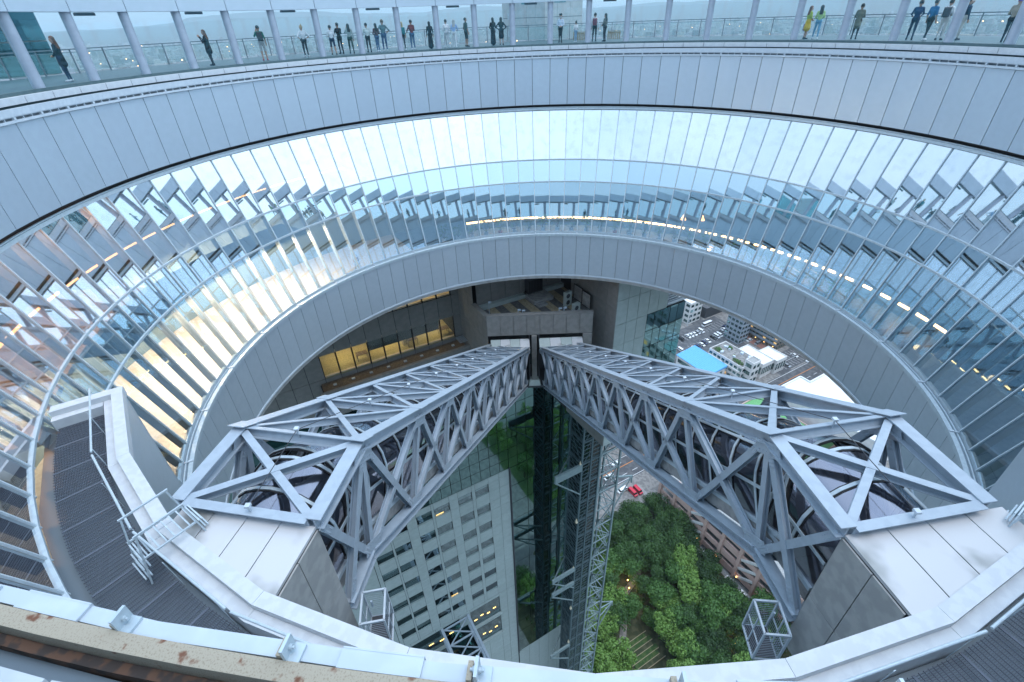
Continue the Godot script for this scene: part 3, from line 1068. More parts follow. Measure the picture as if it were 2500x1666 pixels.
func nose() -> void:
	var o := thing("bridge_head", "stone bridgehead with a striped terrace where both escalator bridges end", "building")
	var yt := T - 22.8
	var k2 := Vector2(-4.55, -17.5)
	var k2b := Vector2(-5.88, -19.85)
	var k1 := Vector2(-7.58, -22.92)
	var k3 := Vector2(5.31, -17.5)
	var k4 := Vector2(3.97, -23.34)
	# beam face with parapet
	wall_run(o, "beam_panel", "wall", Vector2(-4.55, -17.5), Vector2(5.31, -17.5), [T - 25.0, yt - 0.06], 8)
	var g := Geo.new()
	g.box(Vector3(0.38, yt - 1.1, -17.75), Vector3(9.8, 2.15, 0.4))
	g.box(Vector3(0.38, T - 24.95, -18.6), Vector3(9.8, 0.2, 2.0))
	part(o, "beam_core", g.mesh(M.wall0))
	g = Geo.new()
	g.box(Vector3(0.38, yt - 0.02, -17.7), Vector3(9.86, 0.08, 0.5))
	g.beam(Vector3(-4.55, yt - 0.024, -17.7), Vector3(-5.88, yt - 0.024, -20.0), 0.5, 0.07)
	part(o, "parapet_coping", g.mesh(M.wall1))
	wall_run(o, "side_panel", "wall", k2, k2b, [T - 32, T - 28.4, T - 25.4, yt - 0.06], 3)
	wall_run(o, "side_panel", "wall", k2b, k1, [T - 32, T - 28.4, T - 25.4, T - 22.0, T - 18.9], 3)
	# stem between the two bridge ends, with its flared foot
	wall_run(o, "stem_panel", "wall", Vector2(-0.44, -17.48), Vector2(0.1, -17.48), [T - 30.2, T - 27.6, T - 25.0], 1, 0.5)
	g = Geo.new()
	g.hexa([Vector3(-0.75, T - 30.75, -16.95), Vector3(0.42, T - 30.75, -16.95), Vector3(0.42, T - 30.75, -17.8), Vector3(-0.75, T - 30.75, -17.8), Vector3(-0.6, T - 30.22, -17.2), Vector3(0.27, T - 30.22, -17.2), Vector3(0.27, T - 30.22, -17.8), Vector3(-0.6, T - 30.22, -17.8)])
	part(o, "stem_foot", g.mesh(M.pale1))
	# hoods over the bridge ends
	for q in [[-4.3, -0.62], [0.28, 4.4]]:
		for i in 4:
			var x0 := lerpf(q[0], q[1], i / 4.0) + 0.012
			var x1 := lerpf(q[0], q[1], (i + 1) / 4.0) - 0.012
			g = Geo.new()
			g.hexa([Vector3(x0, T - 26.0, -16.35), Vector3(x1, T - 26.0, -16.35), Vector3(x1, T - 25.5, -17.5), Vector3(x0, T - 25.5, -17.5), Vector3(x0, T - 25.93, -16.35), Vector3(x1, T - 25.93, -16.35), Vector3(x1, T - 25.43, -17.5), Vector3(x0, T - 25.43, -17.5)])
			part(o, "hood_panel", g.mesh(M.stained if i % 2 else M.pale2))
	g = Geo.new()
	g.box(Vector3(-2.4, T - 28.5, -20.5), Vector3(3.8, 6.8, 0.3))
	g.box(Vector3(2.4, T - 28.5, -20.5), Vector3(4.6, 6.8, 0.3))
	g.box(Vector3(0.3, T - 31.2, -19.2), Vector3(9.6, 0.3, 3.6))
	for x in [-0.62, 0.28]:
		g.box(Vector3(x, T - 28.0, -18.9), Vector3(0.1, 6.0, 3.0))
	part(o, "portal_walls", g.mesh(M.dark))
	wall_run(o, "pier_panel", "wall", Vector2(4.4, -17.52), Vector2(5.31, -17.52), [T - 31.3, T - 28.2, T - 25.0], 1, 0.4)
	# striped terrace
	var floor_poly := PackedVector2Array([Vector2(-4.5, -17.6), Vector2(5.3, -17.6), k4 + Vector2(0.9, 2.2), k4, Vector2(4.2, -25.7), Vector2(-5.6, -20.7)])
	var dir := Vector2(0.4772, 0.8788)
	var lat := Vector2(0.8788, -0.4772)
	for i in range(-14, 10):
		var c := lat * (i * 0.86) + Vector2(0, -21)
		var st := PackedVector2Array([c - dir * 9, c + dir * 9, c + dir * 9 + lat * 0.84, c - dir * 9 + lat * 0.84])
		for piece in Geometry2D.intersect_polygons(floor_poly, st):
			g = Geo.new()
			g.prism(piece, T - 24.0, T - 23.8)
			part(o, "terrace_stripe", g.mesh(M.stripe_a if posmod(i, 2) else M.stripe_b))
	wall_run(o, "back_panel", "wall", Vector2(-5.6, -20.7), Vector2(4.4, -25.8), [T - 23.8, T - 21.3, T - 18.9], 7)
	g = Geo.new()
	g.beam(Vector3(-5.3, T - 23.6, -20.45), Vector3(4.4, T - 23.6, -25.4), 0.5, 0.4)
	part(o, "terrace_kerb", g.mesh(M.pale0))
	# plant on the terrace
	var p := thing("chiller_unit", "black boxed chiller on a concrete plinth on the striped terrace", "chiller", Vector3(0.25, T - 23.8, -23.0), TURN)
	g = Geo.new()
	g.slab(Vector3(0, 0.2, 0.4), Vector3(2.3, 0.4, 2.6), 0.03)
	g.box(Vector3(-0.5, 0.1, 2.0), Vector3(1.0, 0.2, 0.8))
	part(p, "plinth", g.mesh(M.concrete))
	g = Geo.new()
	g.slab(Vector3(0, 1.2, -0.4), Vector3(1.7, 1.6, 1.1), 0.05)
	part(p, "casing", g.mesh(M.dark))
	g = Geo.new()
	for i in 9:
		g.box(Vector3(-0.72 + i * 0.18, 1.2, 0.17), Vector3(0.12, 1.3, 0.03))
	g.slab(Vector3(0, 2.04, -0.4), Vector3(1.5, 0.08, 0.9), 0.02)
	part(p, "fan_grille", g.mesh(M.black))
	for q in [[Vector3(3.3, T - 23.8, -20.75), 1.5, "tall double air conditioner standing on the striped terrace"], [Vector3(4.0, T - 23.8, -19.6), 0.85, "low single air conditioner in the terrace corner"]]:
		var a := thing("air_conditioner", q[2], "air conditioner", q[0], TURN + 0.15, "air conditioners on the terrace")
		g = Geo.new()
		g.slab(Vector3(0, q[1] * 0.5, 0), Vector3(0.75, q[1], 0.4), 0.03)
		part(a, "casing", g.mesh(M.pale2))
		for i in int(q[1] / 0.7):
			g = Geo.new()
			g.rod(Vector3(-0.1, 0.42 + 0.7 * i, 0.2), Vector3(-0.1, 0.42 + 0.7 * i, 0.215), 0.24, 14)
			part(a, "fan", g.mesh(M.dark))
	for i in 2:
		var a := thing("framed_panel", ["far", "near"][i] + " one of two framed grey panels leaning on the dark terrace wall", "panel", Vector3(4.45 + i * 0.62, T - 23.8, -21.6 + i * 1.35), TURN - PI / 2, "framed panels on the terrace")
		g = Geo.new()
		g.box(Vector3(0, 0.8, 0), Vector3(1.3, 1.5, 0.03))
		part(a, "sheet", g.mesh(M.concrete))
		g = Geo.new()
		for s in [-0.66, 0.66]:
			g.box(Vector3(s, 0.8, 0.01), Vector3(0.06, 1.6, 0.06))
		for s in [0.03, 1.57]:
			g.box(Vector3(0, s, 0.01), Vector3(1.26, 0.06, 0.06))
		part(a, "frame", g.mesh(M.black))
	for q in [[-4.3, -18.6, 1.9, "camera mast at the left corner of the striped terrace"], [-1.6, -18.0, 1.3, "thin mast left of the chiller by the parapet"], [-1.2, -17.95, 1.25, "second thin mast left of the chiller by the parapet"], [2.2, -18.0, 1.3, "thin mast in front of the tall air conditioner"], [2.65, -18.0, 1.35, "thin mast nearest the low air conditioner"]]:
		g = Geo.new()
		g.rod(Vector3(0, 0, 0), Vector3(0, q[2], 0), 0.035, 6)
		g.box(Vector3(0.1, q[2], 0.05), Vector3(0.3, 0.12, 0.14))
		g.box(Vector3(0, 0.02, 0), Vector3(0.2, 0.04, 0.2))
		solo("mast", g.mesh(M.steel), q[3], "mast", Transform3D(Basis(), Vector3(q[0], T - 23.8, q[1])), "masts on the terrace")

func wing() -> void:
	var o := thing("mirror_wing", "pale panelled wing with mirror glass right of the terrace", "building", Vector3(7.34, 0, -17.13), TURN)
	# local x along the pale face, z outwards; the dark wall runs back from the corner
	slab_part(o, "core", M.joint, 0.08, 6.4, T - 40, T - 18.9, -14, -0.1)
	slab_part(o, "core", M.joint, 6.4, 9.1, T - 40, T - 24.3, -14, -0.1)
	panel_field(o, "face_panel", "pale", [0.0, 1.32, 2.63, 3.95], [T - 40, T - 37.3, T - 34.6, T - 31.9, T - 29.2, T - 26.6, T - 24.2, T - 21.6, T - 18.9])
	panel_field(o, "face_panel", "pale", [3.95, 5.2, 6.45], [T - 24.2, T - 21.6, T - 18.9])
	mirror_field(o, "mirror_pane", [3.97, 5.0, 6.03, 7.06, 8.09, 9.12], steps(T - 40, T - 24.25, 8), -0.03)
	for k in 6:
		for i in 5:
			var g := Geo.new()
			g.box(Vector3(-0.03, T - 20.7 - 3.5 * k, -0.72 - i * 1.4), Vector3(0.06, 3.48, 1.38))
			part(o, "dark_wall_panel", g.mesh(M["wall%d" % (rng.randi() % 3)]))
	for i in 7:
		slab_part(o, "pergola_bar", M.white, 6.5, 9.2, T - 24.1, T - 23.95, -0.2 - i * 0.35, -0.1 - i * 0.35)
	slab_part(o, "pergola_rail", M.white, 6.5, 9.25, T - 23.94, T - 23.8, -0.12, 0.1)
	slab_part(o, "pergola_rail", M.white, 9.1, 9.3, T - 23.94, T - 23.8, -2.5, -0.12)

func shaft() -> void:
	# glazed lift shaft with an open lattice mast on its right
	var o := thing("lift_shaft", "dark glazed lift shaft with diagonal bracing in front of the mirror tower", "lift shaft", city(12.65, 6.04), TURN)
	var top := T - 38.0
	var n := 33
	var bh := top / n
	M.shaft_glass = coated(Color(0.13, 0.25, 0.26), 0.88, 0.06)
	M.mast_steel = mottled(lin(0.17, 0.23, 0.24), lin(0.21, 0.27, 0.28), 84, 0.3, 0.6)
	M.shaft_steel = mat(lin(0.10, 0.15, 0.17), 0.5, 0.3)
	var g := Geo.new()
	for x in [0.0, 1.5, 3.0]:
		for z in [0.0, -2.75]:
			g = Geo.new()
			g.box(Vector3(x, top * 0.5, z), Vector3(0.22, top, 0.22))
			part(o, "corner_post", g.mesh(M.shaft_steel))
	for k in n:
		var y := bh * k
		for q in [[Vector3(0.1, y, 0), Vector3(2.9, y, 0)], [Vector3(0, y, -0.1), Vector3(0, y, -2.65)]]:
			g = Geo.new()
			g.beam(q[0], q[1], 0.16, 0.2)
			part(o, "girt", g.mesh(M.shaft_steel))
			g = Geo.new()
			g.beam(q[0], q[1] + Vector3.UP * bh, 0.09, 0.09)
			g.beam(q[0] + Vector3.UP * bh * 0.5, q[1] + Vector3.UP * bh * 1.5, 0.05, 0.05)
			part(o, "brace", g.mesh(M.shaft_steel))
			g = Geo.new()
			var inn := Vector3(0, 0, -0.06) if q[0].x > 0.05 else Vector3(0.06, 0, 0)
			g.quad(q[0] + inn, q[1] + inn, q[1] + inn + Vector3.UP * bh, q[0] + inn + Vector3.UP * bh)
			part(o, "shaft_pane", g.mesh(M.shaft_glass))
		g = Geo.new()
		for i in 5:
			g.box(Vector3(1.5, y + 0.4 + i * 0.75, 0.03), Vector3(2.8, 0.1, 0.05))
			g.box(Vector3(-0.03, y + 0.4 + i * 0.75, -1.37), Vector3(0.05, 0.1, 2.5))
		part(o, "louvre_bars", g.mesh(M.shaft_steel))
		if k % 2 == 0:
			g = Geo.new()
			for i in 5:
				g.box(Vector3(1.5, y + i * 0.8, -2.6 + (i % 2) * 1.2), Vector3(2.8, 0.06, 0.1))
			part(o, "inner_rung", g.mesh(M.shaft_steel))
		if k > 14 and k % 3 == 0:
			g = Geo.new()
			g.hexa([Vector3(-0.5, y, 0.2), Vector3(-0.15, y, 0.2), Vector3(-0.15, y, -0.15), Vector3(-0.5, y, -0.15), Vector3(-0.36, y + 0.9, 0.05), Vector3(-0.28, y + 0.9, 0.05), Vector3(-0.28, y + 0.9, 0), Vector3(-0.36, y + 0.9, 0)])
			part(o, "pale_wedge", g.mesh(M.cream))  # pale tapered pieces along the left edge of the shaft
	# outriggers to the tower on the left
	for y in [T - 50.5, T - 74.5, T - 78.5, T - 100.0]:
		g = Geo.new()
		g.beam(Vector3(-0.1, y, 0.1), Vector3(-4.4, y, 0.1), 0.3, 1.3 if y > T - 60 else 0.9)
		g.beam(Vector3(-4.4, y - 0.4, 0.1), Vector3(0, y - 0.4, -2.75), 0.16, 0.2)
		g.beam(Vector3(-4.4, y - 0.5, 0.12), Vector3(-0.1, y - 5.5, 0.12), 0.16, 0.16)
		part(o, "outrigger", g.mesh(M.mast_steel))
	var m := thing("lattice_mast", "open steel lattice mast standing right of the dark lift shaft", "mast", city(15.75, 6.04), TURN)
	var w := 3.7
	for x in [0.05, w]:
		for z in [0.0, -3.2]:
			g = Geo.new()
			g.box(Vector3(x, top * 0.5 - 2, z), Vector3(0.26, top - 4, 0.26))
			part(m, "leg", g.mesh(M.mast_steel))
	for k in n - 1:
		var y := bh * k
		for q in [[Vector3(0.15, y, 0), Vector3(w - 0.1, y, 0)], [Vector3(w, y, -0.1), Vector3(w, y, -3.1)], [Vector3(0.15, y, -3.2), Vector3(w - 0.1, y, -3.2)]]:
			g = Geo.new()
			g.beam(q[0], q[1], 0.15, 0.15)
			part(m, "girt", g.mesh(M.mast_steel))
			var flip := k % 2 == 0
			g = Geo.new()
			g.beam(q[0] if flip else q[1], (q[1] if flip else q[0]) + Vector3.UP * bh, 0.13, 0.13)
			part(m, "brace", g.mesh(M.mast_steel))
			g = Geo.new()
			g.beam(q[0] + Vector3.UP * bh * (0.0 if flip else 0.5), q[1] + Vector3.UP * bh * (0.5 if flip else 0.0), 0.07, 0.07)
			part(m, "brace", g.mesh(M.mast_steel))
	for y in [T - 60.0, T - 97.0]:
		g = Geo.new()
		var e := Vector3(w + 4.2, y, -1.0)
		g.beam(Vector3(w, y + 3.2, 0), e, 0.16, 0.2)
		g.beam(Vector3(w, y, -3.2), e, 0.16, 0.2)
		g.beam(Vector3(w, y, 0), e, 0.16, 0.2)
		g.beam(Vector3(w, y - 4.0, 0), e, 0.16, 0.2)
		g.beam(e, e - Vector3.UP * 1.6, 0.16, 0.16)
		part(m, "outrigger", g.mesh(M.mast_steel))

func sky_bridge() -> void:
	var o := thing("link_bridge", "low cross-braced steel bridge leaving the pale facade far below", "bridge", city(-9.0, 0.0, T - 82.0), TURN)
	var w := 4.6
	for s in 2:
		var g := Geo.new()
		g.beam(Vector3(w * s, 0, 0.1), Vector3(w * s, 0, 33), 0.4, 0.5)
		part(o, "chord", g.mesh(M.steel))
		g = Geo.new()
		g.beam(Vector3(w * s, -3.4, 0.1), Vector3(w * s, -3.4, 33), 0.4, 0.5)
		part(o, "lower_chord", g.mesh(M.steel))
	for k in 12:
		var z := 0.4 + k * 2.7
		var g := Geo.new()
		g.beam(Vector3(0.2, 0, z), Vector3(w - 0.2, 0, z), 0.22, 0.25)
		part(o, "cross_beam", g.mesh(M.steel))
		for s in 2:
			g = Geo.new()
			g.beam(Vector3(0.2 if s else w - 0.2, -0.02 + 0.05 * s, z), Vector3(w - 0.2 if s else 0.2, -0.02 + 0.05 * s, z + 2.7), 0.16, 0.2)
			part(o, "brace", g.mesh(M.steel))
			g = Geo.new()
			g.beam(Vector3(w * s, -0.2, z), Vector3(w * s, -3.2, z + 2.7), 0.14, 0.14)
			part(o, "web", g.mesh(M.steel))
	var g := Geo.new()
	g.box(Vector3(w * 0.5, -3.2, 16.5), Vector3(w - 0.5, 0.2, 33))
	part(o, "deck", g.mesh(M.shaft_glass))

func near_tower() -> void:
	# the twin tower under the camera, seen only mirrored in the glass opposite
	var o := thing("twin_tower", "dark twin tower below the near side, mirrored in the glass opposite", "tower", city(-4, 40.0), TURN)
	slab_part(o, "body", M.dark, -30, 6, 0, T - 19.2, 0.2, 26)
	for k in 17:
		slab_part(o, "spandrel", M.pale1, -30, 6, 3 + k * 9.0, 5.2 + k * 9.0, 0.0, 0.2)
		slab_part(o, "window_band", M.mirror, -30, 6, 5.25 + k * 9.0, 11.95 + k * 9.0, 0.1, 0.19)

# ------------------------------------------------------------------ ground, streets and the city
func ground() -> void:
	M.asphalt = mottled(lin(0.075, 0.078, 0.085), lin(0.11, 0.112, 0.118), 91, 0.05, 0.9)
	M.paving = mottled(lin(0.16, 0.155, 0.15), lin(0.24, 0.23, 0.22), 92, 0.08, 0.9)
	M.soil = mottled(lin(0.035, 0.045, 0.022), lin(0.07, 0.075, 0.04), 93, 0.06, 1.0)
	M.lawn = mottled(lin(0.03, 0.07, 0.02), lin(0.06, 0.10, 0.03), 94, 0.1, 1.0)
	M.far_ground = mottled(lin(0.10, 0.12, 0.12), lin(0.17, 0.18, 0.17), 95, 0.002, 1.0)
	M.paint = mat(lin(0.7, 0.7, 0.7), 0.8)
	M.orange_paint = mat(lin(0.6, 0.22, 0.05), 0.8)
	var g := Geo.new()
	g.box(Vector3(0, -0.5, -12000), Vector3(44000, 1.0, 36000))
	setting("ground", g.mesh(M.far_ground))
	g = Geo.new()
	flat(g, -60, 320, -330, 120, 0.004, 0.06)
	setting("pavement", g.mesh(M.paving))
	for q in [[-60, 320, -73, -61], [216, 226, -330, -73], [60, 300, -160, -146], [150, 156, -146, -73]]:
		g = Geo.new()
		flat(g, q[0], q[1], q[2], q[3], 0.06, 0.07)
		setting("road", g.mesh(M.asphalt))
	g = Geo.new()
	flat(g, 160, 236, -137, -111, 0.06, 0.075)
	setting("car_park", g.mesh(M.asphalt))
	g = Geo.new()
	flat(g, 222, 246, -87, -74, 0.06, 0.075)
	setting("car_park", g.mesh(M.asphalt))
	g = Geo.new()
	for i in 60:
		flat(g, -50 + i * 6.0, -47 + i * 6.0, -64.2, -64.0, 0.07, 0.079)
	flat(g, -60, 320, -72.5, -72.3, 0.07, 0.079)
	flat(g, -60, 320, -61.7, -61.5, 0.07, 0.079)
	for i in 9:
		flat(g, 224 + i * 2.3, 224.12 + i * 2.3, -86, -81, 0.075, 0.083)
		flat(g, 224 + i * 2.3, 224.12 + i * 2.3, -79, -75, 0.075, 0.083)
	flat(g, 224, 243, -80.1, -79.95, 0.075, 0.083)
	for i in 16:
		flat(g, 194.5 + i * 2.6, 194.6 + i * 2.6, -131, -125.5, 0.075, 0.083)
		flat(g, 194.5 + i * 2.6, 194.6 + i * 2.6, -121.5, -116, 0.075, 0.083)
	for i in 8:
		flat(g, 217, 225, -140.0 - i * 1.1, -139.5 - i * 1.1, 0.07, 0.079)
	setting("road_markings", g.mesh(M.paint))
	g = Geo.new()
	flat(g, -60, 320, -68.4, -68.1, 0.07, 0.079)
	setting("orange_road_line", g.mesh(M.orange_paint))
	g = Geo.new()
	flat(g, 52, 118, 60, 118, 0.06, 0.1)
	setting("lawn", g.mesh(M.lawn))
	g = Geo.new()
	flat(g, -60, 320, 48, 58, 0.06, 0.07)
	setting("road", g.mesh(M.asphalt))
	g = Geo.new()
	flat(g, 22, 95, -48, 46, 0.06, 0.1)
	setting("garden_soil", g.mesh(M.soil))
	var path := [Vector2(80, -34), Vector2(67.5, -25), Vector2(59.5, -22.5), Vector2(52, -14), Vector2(43, -5), Vector2(36, 8)]
	g = Geo.new()
	for i in path.size() - 1:
		var a := city(path[i].x, path[i].y, 0.11)
		var b := city(path[i + 1].x, path[i + 1].y, 0.11 + 0.004 * (i % 2))
		g.beam(a, b, 2.2, 0.04)
	setting("garden_path", g.mesh(M.paving))
	g = Geo.new()
	flat(g, 95.2, 97, -56, 30, 0.06, 0.16)
	setting("terrace_paving", g.mesh(M.concrete))

func flat(g: Geo, u0: float, u1: float, v0: float, v1: float, y0: float, y1: float) -> void:
	g.hexa([city(u0, v1, y0), city(u1, v1, y0), city(u1, v0, y0), city(u0, v0, y0), city(u0, v1, y1), city(u1, v1, y1), city(u1, v0, y1), city(u0, v0, y1)])

# a plain block with a parapet and rows of windows on the two faces turned to the eye (local -x and +z)
func house(called: String, label: String, u0: float, u1: float, v0: float, v1: float, h: float, wall: Material, roof: Material, floors: int, nx: int, nz: int, lit := 0.08) -> Node3D:
	var o := thing(called, label, "building", city((u0 + u1) * 0.5, (v0 + v1) * 0.5), TURN)
	var w := u1 - u0
	var d := v1 - v0
	slab_part(o, "wall", wall, -w / 2, w / 2, 0, h, -d / 2, d / 2)
	slab_part(o, "roof", roof, -w / 2 + 0.3, w / 2 - 0.3, h, h + 0.12, -d / 2 + 0.3, d / 2 - 0.3)
	var g := Geo.new()
	for s in [-1, 1]:
		g.box(Vector3(s * (w / 2 - 0.15), h + 0.35, 0), Vector3(0.3, 0.7, d))
		g.box(Vector3(0, h + 0.35, s * (d / 2 - 0.15)), Vector3(w - 0.6, 0.7, 0.3))
	part(o, "parapet", g.mesh(wall))
	var fh := h / maxf(floors, 1)
	for f in floors:
		for i in nx:
			var x := lerpf(-w / 2, w / 2, (i + 0.5) / nx)
			slab_part(o, "window", M.lit_window if rng.randf() < lit * 0.5 else M.mirror, x - w / nx * 0.34, x + w / nx * 0.34, fh * f + fh * 0.3, fh * f + fh * 0.8, d / 2, d / 2 + 0.06)
		for i in nz:
			var z := lerpf(-d / 2, d / 2, (i + 0.5) / nz)
			slab_part(o, "window", M.lit_window if rng.randf() < lit * 0.5 else M.mirror, -w / 2 - 0.06, -w / 2, fh * f + fh * 0.3, fh * f + fh * 0.8, z - d / nz * 0.34, z + d / nz * 0.34)
	return o

func rooftop_boxes(o: Node3D, h: float, w: float, d: float, n: int) -> void:
	for i in n:
		var s := Vector3(rng.randf_range(0.9, 2.0), rng.randf_range(0.7, 1.4), rng.randf_range(0.9, 1.6))
		var p := Vector3(rng.randf_range(-w, w) * 0.38, h + 0.12 + s.y / 2, rng.randf_range(-d, d) * 0.38)
		slab_part(o, "roof_unit", M.white, p.x - s.x / 2, p.x + s.x / 2, p.y - s.y / 2, p.y + s.y / 2, p.z - s.z / 2, p.z + s.z / 2)

func buildings() -> void:
	M.lit_window = glow(Color(0.9, 0.72, 0.45), 0.55)
	M.blue_roof = mottled(lin(0.11, 0.36, 0.68), lin(0.13, 0.40, 0.72), 101, 0.1, 0.6)
	M.off_white = mottled(lin(0.58, 0.56, 0.54), lin(0.66, 0.64, 0.62), 102, 0.06, 0.8)
	M.roof_white = mottled(lin(0.62, 0.62, 0.63), lin(0.72, 0.72, 0.72), 103, 0.03, 0.8)
	M.pink = mottled(lin(0.52, 0.34, 0.29), lin(0.58, 0.39, 0.33), 104, 0.1, 0.8)
	M.brown = mottled(lin(0.16, 0.13, 0.11), lin(0.21, 0.17, 0.14), 105, 0.1, 0.8)
	M.grey_wall = mottled(lin(0.22, 0.25, 0.29), lin(0.27, 0.30, 0.34), 106, 0.1, 0.8)
	M.green_roof = mottled(lin(0.10, 0.28, 0.10), lin(0.14, 0.34, 0.14), 107, 0.2, 0.9)
	M.brick = mottled(lin(0.26, 0.12, 0.09), lin(0.33, 0.17, 0.13), 108, 0.2, 0.9)
	# blue roofed hall with its sign
	var o := thing("blue_roof_hall", "low white hall with a bright blue sheet roof", "building", city(177, -97), TURN)
	slab_part(o, "wall", M.off_white, -6.8, 6.8, 0, 10.4, -11, 11)
	var g := Geo.new()
	g.hexa([Vector3(-7.2, 10.4, 11.4), Vector3(7.2, 10.4, 11.4), Vector3(7.2, 10.4, -11.4), Vector3(-7.2, 10.4, -11.4), Vector3(-7.2, 10.75, 11.4), Vector3(7.2, 11.9, 11.4), Vector3(7.2, 11.9, -11.4), Vector3(-7.2, 10.75, -11.4)])
	part(o, "roof", g.mesh(M.blue_roof))
	for i in 12:
		var x := -6.6 + i * 1.2
		g = Geo.new()
		g.beam(Vector3(x, 10.83 + (x + 7.2) * 0.0799, 11.3), Vector3(x, 10.83 + (x + 7.2) * 0.0799, -11.3), 0.07, 0.1)
		part(o, "roof_seam", g.mesh(M.blue_roof))
	for f in 2:
		slab_part(o, "window_band", M.mirror, -6.86, -6.8, 2.0 + f * 4.6, 4.3 + f * 4.6, -10, 10)
		for i in 3:
			slab_part(o, "window", M.mirror, -5.2 + i * 4.0, -3.6 + i * 4.0, 2.0 + f * 4.4, 4.4 + f * 4.4, 11, 11.06)
	var tm := TextMesh.new()
	tm.text = "U"
	var fnt := SystemFont.new()
	fnt.font_names = PackedStringArray(["Droid Sans"])
	tm.font = fnt
	tm.font_size = 40
	tm.pixel_size = 0.06
	tm.depth = 0.08
	tm.material = M.black
	part(o, "sign_letter", tm, Transform3D(Basis(Vector3.UP, -PI / 2), Vector3(-6.86, 5.5, -5.2)))
	for i in 5:   # small dark characters, too far off to read
		g = Geo.new()
		var z := -2.8 + i * 1.15
		for k in 3:
			g.box(Vector3(-6.84, 5.15 + k * 0.33, z), Vector3(0.06, 0.11, 0.8 - 0.2 * ((k + i) % 2)))
		g.box(Vector3(-6.835, 5.5, z + 0.1 * (i % 3 - 1)), Vector3(0.06, 0.9, 0.12))
		part(o, "sign_character", g.mesh(M.black))
	# roof garden block
	o = house("roof_garden_block", "pink white four storey block with a planted roof garden", 186, 199, -100, -78, 13.6, M.off_white, M.paving, 4, 5, 8)
	for i in 8:
		slab_part(o, "balcony", M.off_white, -7.4, -6.55, 3.2 * (i % 4) + 0.6, 3.2 * (i % 4) + 1.6, -10.5 + (i / 4) * 11.0, -1.2 + (i / 4) * 11.0)
	for i in 3:
		g = Geo.new()
		bush(g, Vector3([-3.5, 2.8, -4.0][i], 14.2, [-7.5, -5.0, 6.0][i]), Vector3([2.0, 1.3, 1.6][i], 1.0, [2.2, 1.6, 3.4][i]), 150, 0.5)
		part(o, "roof_shrubs", g.mesh(M.leaf1))
	g = Geo.new()
	bush(g, Vector3(-1.0, 14.0, 1.0), Vector3(1.0, 0.6, 0.9), 60, 0.4)
	part(o, "yellow_shrub", g.mesh(M.leaf_gold))
	rooftop_boxes(o, 13.6, 12, 20, 7)
	house("stair_tower", "tall white stair tower at the corner of the roof garden block", 188, 194, -79, -74, 18, M.off_white, M.concrete, 4, 2, 1)
	o = house("warehouse", "white flat roofed warehouse beside the roof garden block", 203.5, 213, -95, -77.5, 9, M.off_white, M.roof_white, 1, 6, 5)
	o = house("warehouse", "lower white warehouse with open bays beside the small car park", 213.2, 222, -88, -76, 8.6, M.off_white, M.roof_white, 1, 4, 2)
	o = house("grey_slab_block", "narrow blue grey office block behind the car park rows", 221, 229, -117, -106, 26, M.grey_wall, M.concrete, 8, 3, 4, 0.1)
	slab_part(o, "blank_wall", M.dark, 4.0, 4.3, 0, 26, -5.5, 5.5)
	o = house("brown_apartments", "long brown apartment house over a brick forecourt", 234, 262, -112, -90, 24, M.brown, M.concrete, 8, 12, 9, 0.12)
	for f in 7:
		slab_part(o, "balcony_band", M.grey_wall, -14.7, -14.1, 3.4 + f * 3.0, 4.5 + f * 3.0, -10.8, 10.8)
	slab_part(o, "brick_forecourt", M.brick, -19, -14, 0.08, 0.3, -11, 11)
	for i in 4:
		slab_part(o, "forecourt_lamp", M.warm, -14.4, -14.15, 2.0, 2.4, -9 + i * 6.0, -8.6 + i * 6.0)
	o = house("white_stair_house", "small white house with outside stairs by the crossing", 213, 224, -152, -139, 15, M.off_white, M.roof_white, 4, 3, 3, 0.2)
	for i in 8:
		slab_part(o, "stair", M.steel, -6.5 + i * 0.5, -6.0 + i * 0.5, 1.4 * i, 1.4 * i + 0.2, 6.5, 7.7)
	o = house("dark_underpass", "dark elevated road deck behind the crossing", 228, 262, -152, -138, 7, M.dark, M.asphalt, 0, 0, 0)
	# white hall with a stepped edge
	o = thing("white_hall", "huge white flat roofed hall with a stepped edge below the right bridge", "building", city(176, -53), TURN)
	g = Geo.new()
	g.prism(PackedVector2Array([Vector2(0, 0), Vector2(17.5, 0), Vector2(17.5, 5), Vector2(34, 5), Vector2(46, 5), Vector2(46, 44), Vector2(4, 44)]), 0, 21.6)
	part(o, "wall", g.mesh(M.off_white))
	g = Geo.new()
	g.prism(PackedVector2Array([Vector2(0.5, 0.5), Vector2(17, 0.5), Vector2(17, 5.5), Vector2(45.5, 5.5), Vector2(45.5, 43.5), Vector2(4.4, 43.5)]), 21.6, 21.75)
	part(o, "roof", g.mesh(M.roof_white))
	g = Geo.new()
	for q in [[0, 0, 17.5, 0], [17.5, 0, 17.5, 5], [17.5, 5, 46, 5], [46, 5, 46, 44], [0, 0, 4, 44]]:
		g.beam(Vector3(q[0], 22.0, q[1]), Vector3(q[2], 22.0, q[3]), 0.5, 0.7)
	part(o, "parapet", g.mesh(M.roof_white))
	o = house("green_roof_block", "block with a green roof and rows of white fans under the right bridge", 120, 172, -58, -20, 16, M.pink, M.green_roof, 4, 10, 8, 0.1)
	for i in 9:
		for k in 4:
			slab_part(o, "roof_unit", M.white, -10 + i * 3.4, -7.6 + i * 3.4, 16.2, 17.6, -4.0 + k * 5.2, -1.6 + k * 5.2)
	pink_block()
